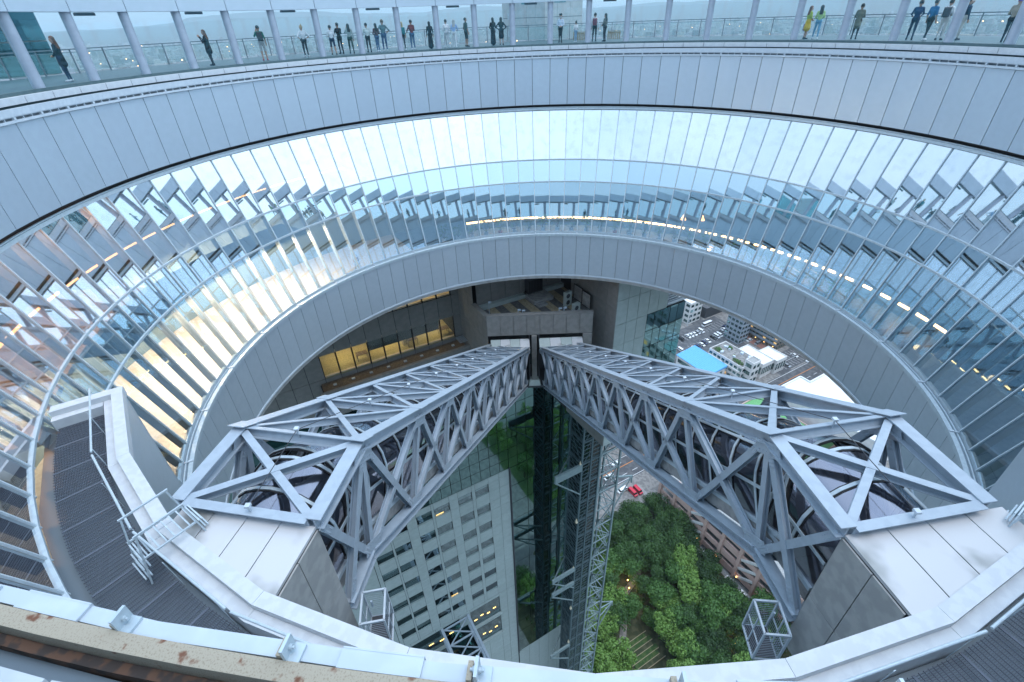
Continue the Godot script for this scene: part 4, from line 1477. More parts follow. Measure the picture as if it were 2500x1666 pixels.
	# roofs across the garden that the mirror wing reflects
	for i in 4:
		var q: Array = [[150, 176, 118, 142, 24], [180, 206, 120, 150, 18], [150, 176, 150, 182, 14], [182, 214, 156, 186, 28]][i]
		o = house("mirrored_block", ["pale", "brown", "white", "grey"][i] + " block reflected in the mirror wing, out of direct view", q[0], q[1], q[2], q[3], q[4], [M.off_white, M.brown, M.roof_white, M.grey_wall][i], M.concrete, 5, 6, 6)
		rooftop_boxes(o, q[4], q[1] - q[0], q[3] - q[2], 12)
		for k in 3:
			slab_part(o, "solar_panel", M.mirror, -9 + k * 4.0, -5.4 + k * 4.0, q[4] + 0.4, q[4] + 0.5, -8, 2)
	# further blocks that close the streets
	var more := [[130, 148, -110, -82, 22], [100, 124, -112, -80, 16], [160, 172, -170, -150, 30], [180, 206, -190, -165, 24], [236, 262, -190, -160, 28], [250, 284, -84, -60, 20], [268, 300, -150, -110, 34], [224, 260, -55, -20, 18], [60, 90, -120, -82, 26], [20, 52, -130, -84, 30], [-30, 6, -130, -86, 24]]
	for i in more.size():
		var q: Array = more[i]
		o = house("street_block", ["pale", "grey", "brown", "white"][i % 4] + " street block " + ["across the main road behind the lift shaft", "between the main road and the car park", "beyond the far crossing", "past the white warehouses", "beside the brown apartments", "east of the small car park", "far right behind the apartments", "behind the stepped white hall", "across the road from the garden trees", "across the road behind the mirror tower", "farthest left across the road"][i], q[0], q[1], q[2], q[3], q[4], [M.off_white, M.grey_wall, M.brown, M.roof_white][i % 4], M.concrete, int(q[4] / 3.4), 7, 8, 0.12)
		rooftop_boxes(o, q[4], q[1] - q[0], q[3] - q[2], 6)

func pink_block() -> void:
	var o := thing("pink_car_park", "long salmon pink garage with ramps along the garden edge", "building", city(97, -46), TURN)
	slab_part(o, "body", M.concrete, 9, 26, 0, 18.5, 0, 70)
	for f in 4:
		slab_part(o, "parking_floor", M.concrete, 0.95, 9, f * 5.0 + 1.2, f * 5.0 + 1.5, 0, 70)
	slab_part(o, "roof", M.concrete, 0.5, 26, 18.5, 19.4, 0, 70)
	for i in 10:
		slab_part(o, "pier", M.pink, -0.2, 1.4, 0, 20, i * 7.6, i * 7.6 + 1.1)
	for i in 9:
		var z0 := i * 7.6 + 1.12
		var z1 := i * 7.6 + 7.58
		for f in 4:
			slab_part(o, "spandrel", M.pink, 0.3, 0.9, f * 5.0 + 1.6 - (0.7 if i % 3 == 1 else 0.0), f * 5.0 + 3.9, z0, z1)
		if i % 3 == 2:
			for k in 3:
				var g := Geo.new()
				g.beam(Vector3(0.25, 2.0 + 5.0 * k, z0 + 0.2), Vector3(0.25, 6.6 + 5.0 * k, z1 - 0.2), 0.5, 1.0)
				part(o, "ramp", g.mesh(M.off_white))
	for i in 5:
		slab_part(o, "canopy", M.roof_white, -4.2, -2.4, 2.8, 3.0, 26 + i * 6.0, 28.4 + i * 6.0)
		slab_part(o, "entrance_lamp", M.warm, -0.7, -0.3, 3.0, 3.4, 22 + i * 9.0, 22.4 + i * 9.0)
	for i in 6:
		slab_part(o, "duct", M.fin, -5.0 + (i % 2) * 1.4, -3.2 + (i % 2) * 1.4, 0.1, 2.2, 4.5 + i * 2.3, 6.2 + i * 2.3)

# ------------------------------------------------------------------ cars
func car_kind(kind: int, paint: Material) -> Node3D:
	var o := Node3D.new()
	var ln: float = [4.3, 4.7, 7.6][kind]
	var w: float = [1.7, 1.72, 2.1][kind]
	var h: float = [1.42, 1.85, 2.7][kind]
	var side: PackedVector2Array = [
		PackedVector2Array([Vector2(0, 0.28), Vector2(0, 0.72), Vector2(0.95, 0.86), Vector2(3.9, 0.9), Vector2(4.3, 0.8), Vector2(4.3, 0.28)]),
		PackedVector2Array([Vector2(0, 0.3), Vector2(0, 0.95), Vector2(0.5, 1.1), Vector2(4.7, 1.1), Vector2(4.7, 0.3)]),
		PackedVector2Array([Vector2(0, 0.4), Vector2(0, 1.3), Vector2(0.2, 1.45), Vector2(7.6, 1.45), Vector2(7.6, 0.4)])][kind]
	var cab: PackedVector2Array = [
		PackedVector2Array([Vector2(0.95, 0.86), Vector2(1.65, 1.38), Vector2(3.1, 1.42), Vector2(3.85, 0.9)]),
		PackedVector2Array([Vector2(0.5, 1.1), Vector2(0.95, 1.75), Vector2(4.5, 1.8), Vector2(4.7, 1.1)]),
		PackedVector2Array([Vector2(0.2, 1.45), Vector2(0.45, 2.45), Vector2(7.5, 2.5), Vector2(7.6, 1.45)])][kind]
	for q in [["body", side, w, paint], ["glasshouse", cab, w - 0.14, M.black]]:
		var g := Geo.new()
		var pl: PackedVector2Array = q[1]
		var pr := PackedVector2Array()
		for p in pl:
			pr.append(Vector2(p.x - ln / 2, -p.y))
		var tmp := Geo.new()
		tmp.prism(pr, -q[2] / 2, q[2] / 2)
		for i in tmp.v.size():
			var a: Vector3 = tmp.v[i]
			var b: Vector3 = tmp.n[i]
			g.v.append(Vector3(a.x, -a.z, a.y))
			g.n.append(Vector3(b.x, -b.z, b.y))
		var m := MeshInstance3D.new()
		m.name = q[0]
		m.mesh = g.mesh(q[3])
		o.add_child(m)
	var x0: float = [1.55, 0.95, 0.5][kind]
	var x1: float = [3.2, 4.5, 7.45][kind]
	slab_part(o, "roof", paint, x0 - ln / 2, x1 - ln / 2, h - 0.05 - (0.12 if kind == 2 else 0.0), h + 0.02, -w / 2 + 0.14, w / 2 - 0.14)
	var wg := Geo.new()
	wg.rod(Vector3(0, 0, -0.1), Vector3(0, 0, 0.1), 0.32, 12)
	var wm := wg.mesh(M.black)
	for x in [-ln / 2 + ln * 0.19, ln / 2 - ln * 0.19]:
		for s in [-1.0, 1.0]:
			part(o, "wheel", wm, Transform3D(Basis(), Vector3(x, 0.32, s * (w / 2 - 0.08))))
	for s in [-1.0, 1.0]:
		slab_part(o, "headlight", M.white, -ln / 2 - 0.02, -ln / 2 + 0.05, 0.6, 0.75, s * w * 0.34 - 0.14, s * w * 0.34 + 0.14)
	return o

func cars() -> void:
	var paints := {"white": mat(lin(0.72, 0.73, 0.74), 0.25), "black": mat(lin(0.015, 0.016, 0.018), 0.2), "silver": mat(lin(0.42, 0.43, 0.45), 0.25, 0.5), "navy blue": mat(lin(0.02, 0.03, 0.09), 0.2), "red": mat(lin(0.55, 0.015, 0.04), 0.25)}
	var proto := {}
	var list := [
		[196.3, -128.3, 1, "black", 1, "black van at the near end of the upper car park row"], [202.2, -128.3, 0, "white", 1, "first white car of the upper car park row"], [204.8, -128.2, 0, "white", 1, "second white car of the upper car park row"], [207.6, -128, 0, "white", 1, "third white car of the upper car park row"], [210.6, -128.2, 0, "silver", 1, "silver car of the upper car park row"], [213.6, -128.2, 1, "white", 1, "white van at the far end of the upper car park row"], [222.5, -131.5, 2, "white", 0, "white minibus driving past the car park"],
		[214.3, -118.8, 0, "black", 1, "black car next to the white vans below the grey block"], [217.0, -118.8, 1, "white", 1, "white van below the grey slab block"], [219.6, -118.9, 1, "white", 1, "second white van below the grey slab block"], [224.5, -120.6, 0, "silver", 1, "silver car beside the grey slab block"], [227.2, -121.5, 0, "white", 1, "white car beside the grey slab block"], [230.0, -123.0, 0, "navy blue", 1, "navy car at the far end of the lower row"], [233.0, -124, 0, "silver", 1, "silver car farthest along the lower row"],
		[208.4, -118.2, 0, "white", 1, "white car in the lower row by the hedge"], [205.4, -118, 0, "navy blue", 1, "navy car in the lower row by the hedge"], [202.4, -117.2, 0, "white", 1, "second white car in the lower row by the hedge"], [199.0, -117, 0, "navy blue", 1, "navy car nearest the blue roof"], [195.8, -117.0, 0, "white", 1, "white car half hidden behind the blue roof"], [187.2, -119.7, 1, "white", 1, "white van by the mirror wing behind the blue roof"],
		[230.2, -105.0, 0, "white", 0, "white car on the brick forecourt"], [231.5, -100.0, 1, "silver", 0, "silver van in front of the brown apartments"], [238.8, -80.6, 0, "white", 1, "white car inside the marked small car park"], [241.2, -73, 1, "white", 0, "white van at the edge of the small car park"], [226.5, -76.8, 0, "silver", 1, "pale car at the small car park entrance"],
		[91.6, -54.3, 1, "red", 1, "red car parked nearer the shrubs below the bridge"], [94.2, -54.1, 1, "red", 1, "red car parked by the pink garage"], [88.5, -57.5, 1, "white", 0, "white van by the red cars"], [88.0, -66.0, 1, "white", 0, "white car on the main road under the bridge"], [96.0, -70.5, 0, "white", 0, "second white car on the main road under the bridge"], [98, 26.0, 1, "white", 0, "white truck by the garage near the trees"], [99.0, 33.0, 1, "white", 0, "white van farthest down the garage lane"]]
	for q in list:
		var key: String = str(q[2]) + q[3]
		if not proto.has(key):
			proto[key] = car_kind(q[2], paints[q[3]])
		var o: Node3D = proto[key].duplicate()
		o.name = numbered(["parked_car", "van", "minibus"][q[2]])
		add_child(o)
		o.position = city(q[0], q[1], 0.085)
		o.rotation.y = TURN + (PI / 2 if q[4] == 1 else 0.0)
		tag(o, q[5], ["car", "van", "minibus"][q[2]], "vehicles in the streets below")

# ------------------------------------------------------------------ trees
func bush(g: Geo, at: Vector3, r: Vector3, n: int, leaf: float) -> void:
	for i in n:
		var d := Vector3(rng.randfn(), rng.randfn(), rng.randfn()).normalized()
		var p := at + d * r * pow(rng.randf(), 0.25)
		var nn := (d + Vector3(rng.randfn(), rng.randfn(), rng.randfn()) * 0.45).normalized()
		var a := nn.cross(Vector3(rng.randfn(), rng.randfn(), rng.randfn())).normalized() * leaf * rng.randf_range(0.6, 1.2)
		var b := nn.cross(a) * 0.62
		g.quad(p - a, p - b, p + a, p + b)

func leaf_mat(c: Color) -> StandardMaterial3D:
	var m := mat(c, 0.75)
	m.backlight_enabled = true
	m.backlight = Color(0.25, 0.4, 0.1)
	m.cull_mode = BaseMaterial3D.CULL_DISABLED
	return m

func tree_kind(h: float, r: float, lobes: int, leaf: Material, n: int) -> Array:
	var t := Geo.new()
	t.rod(Vector3.ZERO, Vector3(0, h * 0.45, 0), h * 0.028, 8, h * 0.018)
	var cr := Geo.new()
	for i in lobes:
		var a := TAU * i / lobes + rng.randf() * 0.9
		var rr := r * rng.randf_range(0.25, 0.72) if i > 0 else 0.0
		var p := Vector3(cos(a) * rr, h * rng.randf_range(0.52, 0.86) - rr * 0.25, sin(a) * rr)
		t.rod(Vector3(0, h * rng.randf_range(0.28, 0.45), 0), p, h * 0.012, 5, h * 0.004)
		var s := r * rng.randf_range(0.34, 0.56)
		bush(cr, p, Vector3(s, s * 0.8, s), n / lobes, 0.36)
	return [t.mesh(M.bark), cr.mesh(leaf)]

func trees() -> void:
	M.bark = mat(lin(0.06, 0.045, 0.035), 0.95)
	var greens := [lin(0.027, 0.068, 0.014), lin(0.043, 0.105, 0.02), lin(0.11, 0.20, 0.038), lin(0.018, 0.048, 0.013)]
	for i in 4:
		M["leaf%d" % i] = leaf_mat(greens[i])
	M.leaf_gold = leaf_mat(lin(0.3, 0.22, 0.04))

func garden() -> void:
	var kinds := []
	for i in 8:
		kinds.append(tree_kind(rng.randf_range(8.5, 13.0), rng.randf_range(3.6, 5.2), 9 + i % 4, M["leaf%d" % [0, 1, 2, 3, 1, 0, 2, 3][i]], 2300))
	var spots := []
	var f := FastNoiseLite.new()
	f.seed = 3
	f.frequency = 0.03
	for iu in 15:
		for iv in 18:
			var u := 26.0 + iu * 4.9 + rng.randf_range(-1.6, 1.6)
			var v := -46.0 + iv * 5.2 + rng.randf_range(-1.7, 1.7)
			if u > 94.5 or v > 46:
				continue
			if v > 18 and iu % 2 == 0:
				continue
			var left := 75.6 + (v + 47.1) * -1.05      # the grove's edge towards the lift shaft
			if u < left - 8:
				continue
			# clearings: path, bed terraces
			if u > 43 and u < 60.5 and v > -14 and v < 3:
				continue
			if Vector2(u, v).distance_to(Vector2(61, -23)) < 4.0 or Vector2(u, v).distance_to(Vector2(72, -29.5)) < 2.5:
				continue
			spots.append(Vector2(u, v))
	for i in 42:   # a second grove, mirrored in the tower's glass
		spots.append(Vector2(58 + (i % 7) * 8.5 + rng.randf_range(-2, 2), 66 + (i / 7) * 9.0 + rng.randf_range(-2, 2)))
	for i in spots.size():
		var s: Vector2 = spots[i]
		var k: int = [0, 3, 5, 7, 0, 3, 1, 2][int(clampf((f.get_noise_2d(s.x, s.y) + 0.5) * 8.0 + rng.randf_range(-1.5, 1.5), 0, 7))]
		if s.x - s.y * 0.4 < 66 and rng.randf() < 0.8:
			k = [1, 2, 4, 6][rng.randi() % 4]
		var tone: String = ["dark green", "mid green", "light green", "deep green", "mid green", "dark green", "light green", "deep green"][k]
		var size := rng.randf_range(0.75, 1.15)
		var where := "in the middle of the garden grove"
		if s.y > 55:
			where = "in the mirrored far grove"
		elif s.y > 18:
			where = "at the grove's near end"
		elif s.x > 86:
			where = "along the pink garage"
		elif s.y < -36:
			where = "at the grove's road end"
		elif Vector2(s.x, s.y).distance_to(Vector2(51, -5)) < 14:
			where = "around the stepped planting beds"
		elif Vector2(s.x, s.y).distance_to(Vector2(66, -25)) < 11:
			where = "beside the lamp lit path"
		elif s.x < 60:
			where = "on the lift shaft side of the grove"
		var o := thing("garden_tree", ("small " if size < 0.88 else ("tall " if size > 1.02 else "middling ")) + tone + " broadleaf tree " + where, "tree", city(s.x, s.y, 0.08), rng.randf() * TAU, tone + " trees " + where)
		o.scale = Vector3.ONE * size
		part(o, "trunk", kinds[k][0])
		part(o, "crown", kinds[k][1])
	# undergrowth
	var g := Geo.new()
	for i in 520:
		var u := rng.randf_range(24, 95)
		var v := rng.randf_range(-47, 46)
		if (u > 44 and u < 60 and v > -13 and v < 2):
			continue
		bush(g, city(u, v, 0.6), Vector3(1.6, 0.7, 1.6), 14, 0.5)
	setting("undergrowth", g.mesh(M.leaf0), Transform3D(), "stuff")
	# stepped beds in the clearing
	var o := thing("bed_terrace", "stepped planting beds of earth and grass in the garden clearing", "planting bed", city(51.5, -5.5, 0.1), TURN)
	for i in 7:
		slab_part(o, "bed", M.lawn if i % 3 else M.soil, -6.0 + (i % 3) * 0.7, 6.0 - (i % 2) * 1.1, 0, 0.25 + 0.05 * i, -5.2 + i * 1.5, -3.9 + i * 1.5)
		slab_part(o, "edging", M.stripe_a, -6.0 + (i % 3) * 0.7, 6.0 - (i % 2) * 1.1, 0, 0.35 + 0.05 * i, -3.88 + i * 1.5, -3.72 + i * 1.5)
	for i in 5:
		var q := [Vector2(61, -22), Vector2(58, -20.5), Vector2(62.5, -24.5), Vector2(78, 9), Vector2(56, -16)]
		var l := thing("garden_lamp", "small lit lamp post " + ["at the round clearing", "left of the round clearing", "behind the round clearing", "deep among the dark trees", "by the path above the beds"][i], "lamp", city(q[i].x, q[i].y, 0.1), 0, "garden lamps")
		var p := Geo.new()
		p.rod(Vector3.ZERO, Vector3(0, 3.2, 0), 0.06, 6)
		part(l, "pole", p.mesh(M.dark))
		p = Geo.new()
		p.rod(Vector3(0, 3.2, 0), Vector3(0, 3.6, 0), 0.22, 8, 0.16)
		part(l, "lantern", p.mesh(M.warm))
		var om := OmniLight3D.new()
		om.name = "lantern_light"
		om.light_color = Color(1, 0.85, 0.55)
		om.light_energy = 6.0
		om.light_size = 0.2
		om.shadow_enabled = true
		om.position = Vector3(0, 3.9, 0)
		l.add_child(om)

# ------------------------------------------------------------------ far city and hills
func far_city() -> void:
	var box := BoxMesh.new()
	var m := mat(Color.WHITE, 0.9)
	m.vertex_color_use_as_albedo = true
	box.material = m
	var mm := MultiMesh.new()
	mm.transform_format = MultiMesh.TRANSFORM_3D
	mm.use_colors = true
	mm.mesh = box
	mm.instance_count = 16000
	for i in mm.instance_count:
		var az := rng.randf_range(-1.0, 1.0)
		var d := 1400.0 + 10500.0 * pow(rng.randf(), 1.25)
		var big := rng.randf() < 0.10
		var w := rng.randf_range(14, 34) if not big else rng.randf_range(20, 44)
		var h := rng.randf_range(5, 14) if not big else rng.randf_range(20, 58)
		var b := Basis(Vector3.UP, TURN + rng.randf_range(-0.3, 0.3)).scaled(Vector3(w, h, rng.randf_range(12, 30)))
		mm.set_instance_transform(i, Transform3D(b, Vector3(sin(az) * d, h / 2, -cos(az) * d)))
		var c := rng.randf_range(0.12, 0.38)
		mm.set_instance_color(i, Color(c, c * rng.randf_range(0.92, 1.03), c * rng.randf_range(0.85, 1.05)))
	var o := MultiMeshInstance3D.new()
	o.name = "distant_city"
	o.multimesh = mm
	add_child(o)
	tag(o, "hazy carpet of distant city blocks below the hills", "city", "", "stuff")
	var g := Geo.new()
	for i in 150:
		var az := rng.randf_range(-0.8, 0.8)
		var d := rng.randf_range(2000, 7000)
		g.box(Vector3(sin(az) * d, rng.randf_range(10, 50), -cos(az) * d), Vector3.ONE * rng.randf_range(2.0, 5.5))
	var l := setting("city_lights", g.mesh(M.strip), Transform3D(), "stuff")
	tag(l, "scattered warm lights of the distant city", "lights")
	# hill ranges: elevation of the skyline by azimuth
	var sky := [[-60, 0.5], [-48, 0.3], [-40, 0.15], [-34, 0.2], [-30, 0.4], [-27, 0.85], [-23, 1.05], [-17.5, 0.95], [-12.5, 0.65], [-8, 0.6], [-1.7, 0.92], [3.3, 0.6], [9, 0.42], [15, 0.6], [20, 0.55], [25.5, 0.65], [31.6, 0.6], [37, 0.62], [42, 0.7], [60, 0.6]]
	M.hill = mottled(lin(0.035, 0.055, 0.05), lin(0.05, 0.075, 0.06), 121, 0.0006, 1.0)
	var f := FastNoiseLite.new()
	f.seed = 9
	f.frequency = 0.6
	for layer in 2:
		g = Geo.new()
		var dist := 15500.0 - layer * 3200.0
		var rows := []
		for i in 241:
			var a := -60.0 + i * 0.5
			var e := 0.5
			for q in sky.size() - 1:
				if a >= sky[q][0] and a <= sky[q + 1][0]:
					e = lerpf(sky[q][1], sky[q + 1][1], smoothstep(0, 1, (a - sky[q][0]) / (sky[q + 1][0] - sky[q][0])))
			e = e * (1.0 if layer == 0 else 0.62) + f.get_noise_1d(a + layer * 300.0) * 0.09
			var hgt := T + tan(deg_to_rad(maxf(e, 0.05))) * dist
			var row := []
			for k in 6:
				var t := k / 5.0
				var dd := dist - 1500.0 * (1.0 - t)
				row.append(Vector3(sin(deg_to_rad(a)) * dd - 2.3, hgt * pow(t, 1.4) + f.get_noise_2d(a * 4.0, k * 3.0 + layer * 50) * 40.0 * t * (1.0 - t), -cos(deg_to_rad(a)) * dd + 20))
			row.append(Vector3(sin(deg_to_rad(a)) * (dist + 2500), 0, -cos(deg_to_rad(a)) * (dist + 2500)))
			rows.append(row)
		for i in rows.size() - 1:
			for k in 6:
				g.quad(rows[i][k], rows[i + 1][k], rows[i + 1][k + 1], rows[i][k + 1])
		setting("hills", g.mesh(M.hill))

# ------------------------------------------------------------------ people: tapered bones joined smoothly, meshed as surface nets
const CELL := 0.03

func body(bones: Array) -> Dictionary:
	var lo := Vector3(-0.55, -0.06, -0.5)
	var nx := 37
	var ny := 64
	var nz := 34
	var field := PackedFloat32Array()
	field.resize(nx * ny * nz)
	field.fill(1.0)
	var raw := field.duplicate()
	var who := PackedByteArray()
	who.resize(nx * ny * nz)
	for b in bones:
		var pa: Vector3 = b[0]
		var pb: Vector3 = b[1]
		var ra: float = b[2]
		var rb: float = b[3]
		var pad := maxf(ra, rb) + 0.1
		var mn := (pa.min(pb) - Vector3.ONE * pad - lo) / CELL
		var mx := (pa.max(pb) + Vector3.ONE * pad - lo) / CELL
		var ab := pb - pa
		var l2 := maxf(ab.length_squared(), 1e-8)
		for k in range(maxi(0, int(mn.z)), mini(nz - 1, int(mx.z) + 1) + 1):
			for j in range(maxi(0, int(mn.y)), mini(ny - 1, int(mx.y) + 1) + 1):
				for i in range(maxi(0, int(mn.x)), mini(nx - 1, int(mx.x) + 1) + 1):
					var p := lo + Vector3(i, j, k) * CELL
					var t := clampf((p - pa).dot(ab) / l2, 0.0, 1.0)
					var d := p.distance_to(pa + ab * t) - lerpf(ra, rb, t)
					var q := i + nx * (j + ny * k)
					var f := field[q]
					if d < raw[q]:
						raw[q] = d
						who[q] = b[4]
					var h := maxf(0.045 - absf(f - d), 0.0) / 0.045
					field[q] = minf(f, d) - h * h * 0.045 * 0.25
	var at := PackedVector3Array()
	var tagv := PackedByteArray()
	var cell_v := PackedInt32Array()
	cell_v.resize(nx * ny * nz)
	cell_v.fill(-1)
	var off := [0, 1, nx, nx + 1, nx * ny, nx * ny + 1, nx * ny + nx, nx * ny + nx + 1]
	var cor := [Vector3(0, 0, 0), Vector3(1, 0, 0), Vector3(0, 1, 0), Vector3(1, 1, 0), Vector3(0, 0, 1), Vector3(1, 0, 1), Vector3(0, 1, 1), Vector3(1, 1, 1)]
	var edges := [[0, 1], [2, 3], [4, 5], [6, 7], [0, 2], [1, 3], [4, 6], [5, 7], [0, 4], [1, 5], [2, 6], [3, 7]]
	for k in nz - 1:
		for j in ny - 1:
			for i in nx - 1:
				var q := i + nx * (j + ny * k)
				var neg := 0
				for c in 8:
					if field[q + off[c]] < 0.0:
						neg += 1
				if neg == 0 or neg == 8:
					continue
				var s := Vector3.ZERO
				var n := 0
				for e in edges:
					var fa := field[q + off[e[0]]]
					var fb := field[q + off[e[1]]]
					if (fa < 0.0) != (fb < 0.0):
						s += (cor[e[0]] as Vector3).lerp(cor[e[1]], fa / (fa - fb))
						n += 1
				cell_v[q] = at.size()
				at.append(lo + (Vector3(i, j, k) + s / n) * CELL)
				tagv.append(who[q])
	var idx := PackedInt32Array()
	for k in range(1, nz - 1):
		for j in range(1, ny - 1):
			for i in range(1, nx - 1):
				var q := i + nx * (j + ny * k)
				var inside := field[q] < 0.0
				for ax in 3:
					var st: int = [1, nx, nx * ny][ax]
					if inside == (field[q + st] < 0.0):
						continue
					var s1: int = [nx, nx * ny, 1][ax]
					var s2: int = [nx * ny, 1, nx][ax]
					var a := cell_v[q - s1 - s2]
					var b := cell_v[q - s2]
					var c := cell_v[q]
					var d := cell_v[q - s1]
					if a < 0 or b < 0 or c < 0 or d < 0:
						continue
					if inside:
						idx.append_array(PackedInt32Array([a, c, b, a, d, c]))
					else:
						idx.append_array(PackedInt32Array([a, b, c, a, c, d]))
	var nrm := PackedVector3Array()
	nrm.resize(at.size())
	for i in range(0, idx.size(), 3):
		var m := (at[idx[i + 2]] - at[idx[i]]).cross(at[idx[i + 1]] - at[idx[i]])
		for c in 3:
			nrm[idx[i + c]] += m
	for i in nrm.size():
		nrm[i] = nrm[i].normalized()
	return {"at": at, "tag": tagv, "idx": idx, "nrm": nrm}

# tags: 0 skin, 1 top, 2 lower garment, 3 shoes, 4 lower leg
func pose(arms: String, legs: String, skirt: String) -> Array:
	var b := []
	var st := 0.17 if legs == "stride" else 0.0
	var sp := 0.10 if legs != "close" else 0.07
	for s in [-1.0, 1.0]:
		var hip := Vector3(0.085 * s, 0.90, 0)
		var knee := Vector3(sp * s, 0.49, 0.03 + st * s * 0.6)
		var ank := Vector3((sp + 0.01) * s, 0.09, -0.01 + st * s)
		b.append([hip, knee, 0.085, 0.058, 2])
		b.append([knee, ank, 0.056, 0.038, 4])
		b.append([ank + Vector3(0, -0.045, -0.02), ank + Vector3(0.02 * s, -0.055, 0.15), 0.045, 0.036, 3])
	b.append([Vector3(-0.06, 0.93, 0), Vector3(0.06, 0.93, 0), 0.115, 0.115, 2])
	b.append([Vector3(0, 1.0, 0), Vector3(0, 1.2, -0.005), 0.115, 0.12, 1])
	b.append([Vector3(-0.07, 1.24, -0.01), Vector3(0.07, 1.24, -0.01), 0.115, 0.115, 1])
	b.append([Vector3(-0.14, 1.38, -0.01), Vector3(0.14, 1.38, -0.01), 0.065, 0.065, 1])
	b.append([Vector3(0, 1.38, -0.01), Vector3(0, 1.5, 0.005), 0.056, 0.05, 0])
	b.append([Vector3(0, 1.58, 0.0), Vector3(0, 1.64, 0.0), 0.084, 0.09, 0])
	b.append([Vector3(0, 1.54, 0.045), Vector3(0, 1.56, 0.05), 0.045, 0.05, 0])
	b.append([Vector3(0, 1.585, 0.095), Vector3(0, 1.605, 0.088), 0.016, 0.012, 0])
	for s in [-1.0, 1.0]:
		b.append([Vector3(0.09 * s, 1.58, -0.01), Vector3(0.09 * s, 1.62, -0.01), 0.018, 0.02, 0])
		var sh := Vector3(0.175 * s, 1.37, -0.01)
		var el := Vector3(0.235 * s, 1.1, -0.03)
		var wr := Vector3(0.245 * s, 0.86, 0.04)
		match arms:
			"phone":
				el = Vector3(0.22 * s, 1.14, 0.12)
				wr = Vector3(0.07 * s, 1.38, 0.27)
			"one":
				if s > 0:
					el = Vector3(0.26, 1.22, 0.16)
					wr = Vector3(0.1, 1.5, 0.2)
			"hips":
				el = Vector3(0.38 * s, 1.14, -0.1)
				wr = Vector3(0.19 * s, 0.98, 0.06)
			"front":
				el = Vector3(0.24 * s, 1.12, 0.02)
				wr = Vector3(0.05 * s, 1.02, 0.2)
			"rail":
				el = Vector3(0.25 * s, 1.14, 0.13)
				wr = Vector3(0.2 * s, 1.06, 0.36)
			"walk":
				el = Vector3(0.22 * s, 1.1, -0.1 * s)
				wr = Vector3(0.23 * s, 0.9, 0.02 - 0.16 * s)
		b.append([sh, el, 0.052, 0.042, 1])
		b.append([el, wr, 0.041, 0.028, 5])
		var dir := (wr - el).normalized()
		var side := Vector3(0, 0, 1) if absf(dir.z) < 0.7 else Vector3(-s, 0, 0)
		b.append([wr, wr + dir * 0.075, 0.026, 0.03, 0])
		for f in 4:
			var base: Vector3 = wr + dir * 0.08 + side * (0.021 * (1.5 - f))
			b.append([base, base + dir * (0.05 + 0.014 * [0.0, 1.0, 0.8, -0.6][f]) + Vector3(-s * 0.014, 0, 0), 0.011, 0.009, 0])
		b.append([wr + dir * 0.03, wr + dir * 0.065 + side * 0.05, 0.012, 0.01, 0])
	if skirt == "short":
		b.append([Vector3(0, 0.95, 0), Vector3(0, 0.6, 0.01), 0.13, 0.2, 2])
	elif skirt == "long":
		b.append([Vector3(0, 0.95, 0), Vector3(0, 0.6, 0.0), 0.13, 0.17, 2])
		b.append([Vector3(0, 0.6, 0), Vector3(0, 0.2, 0.0), 0.17, 0.2, 2])
	elif skirt == "coat":
		b.append([Vector3(0, 1.1, 0), Vector3(0, 0.7, 0.0), 0.13, 0.17, 1])
	return b

var bodies := {}

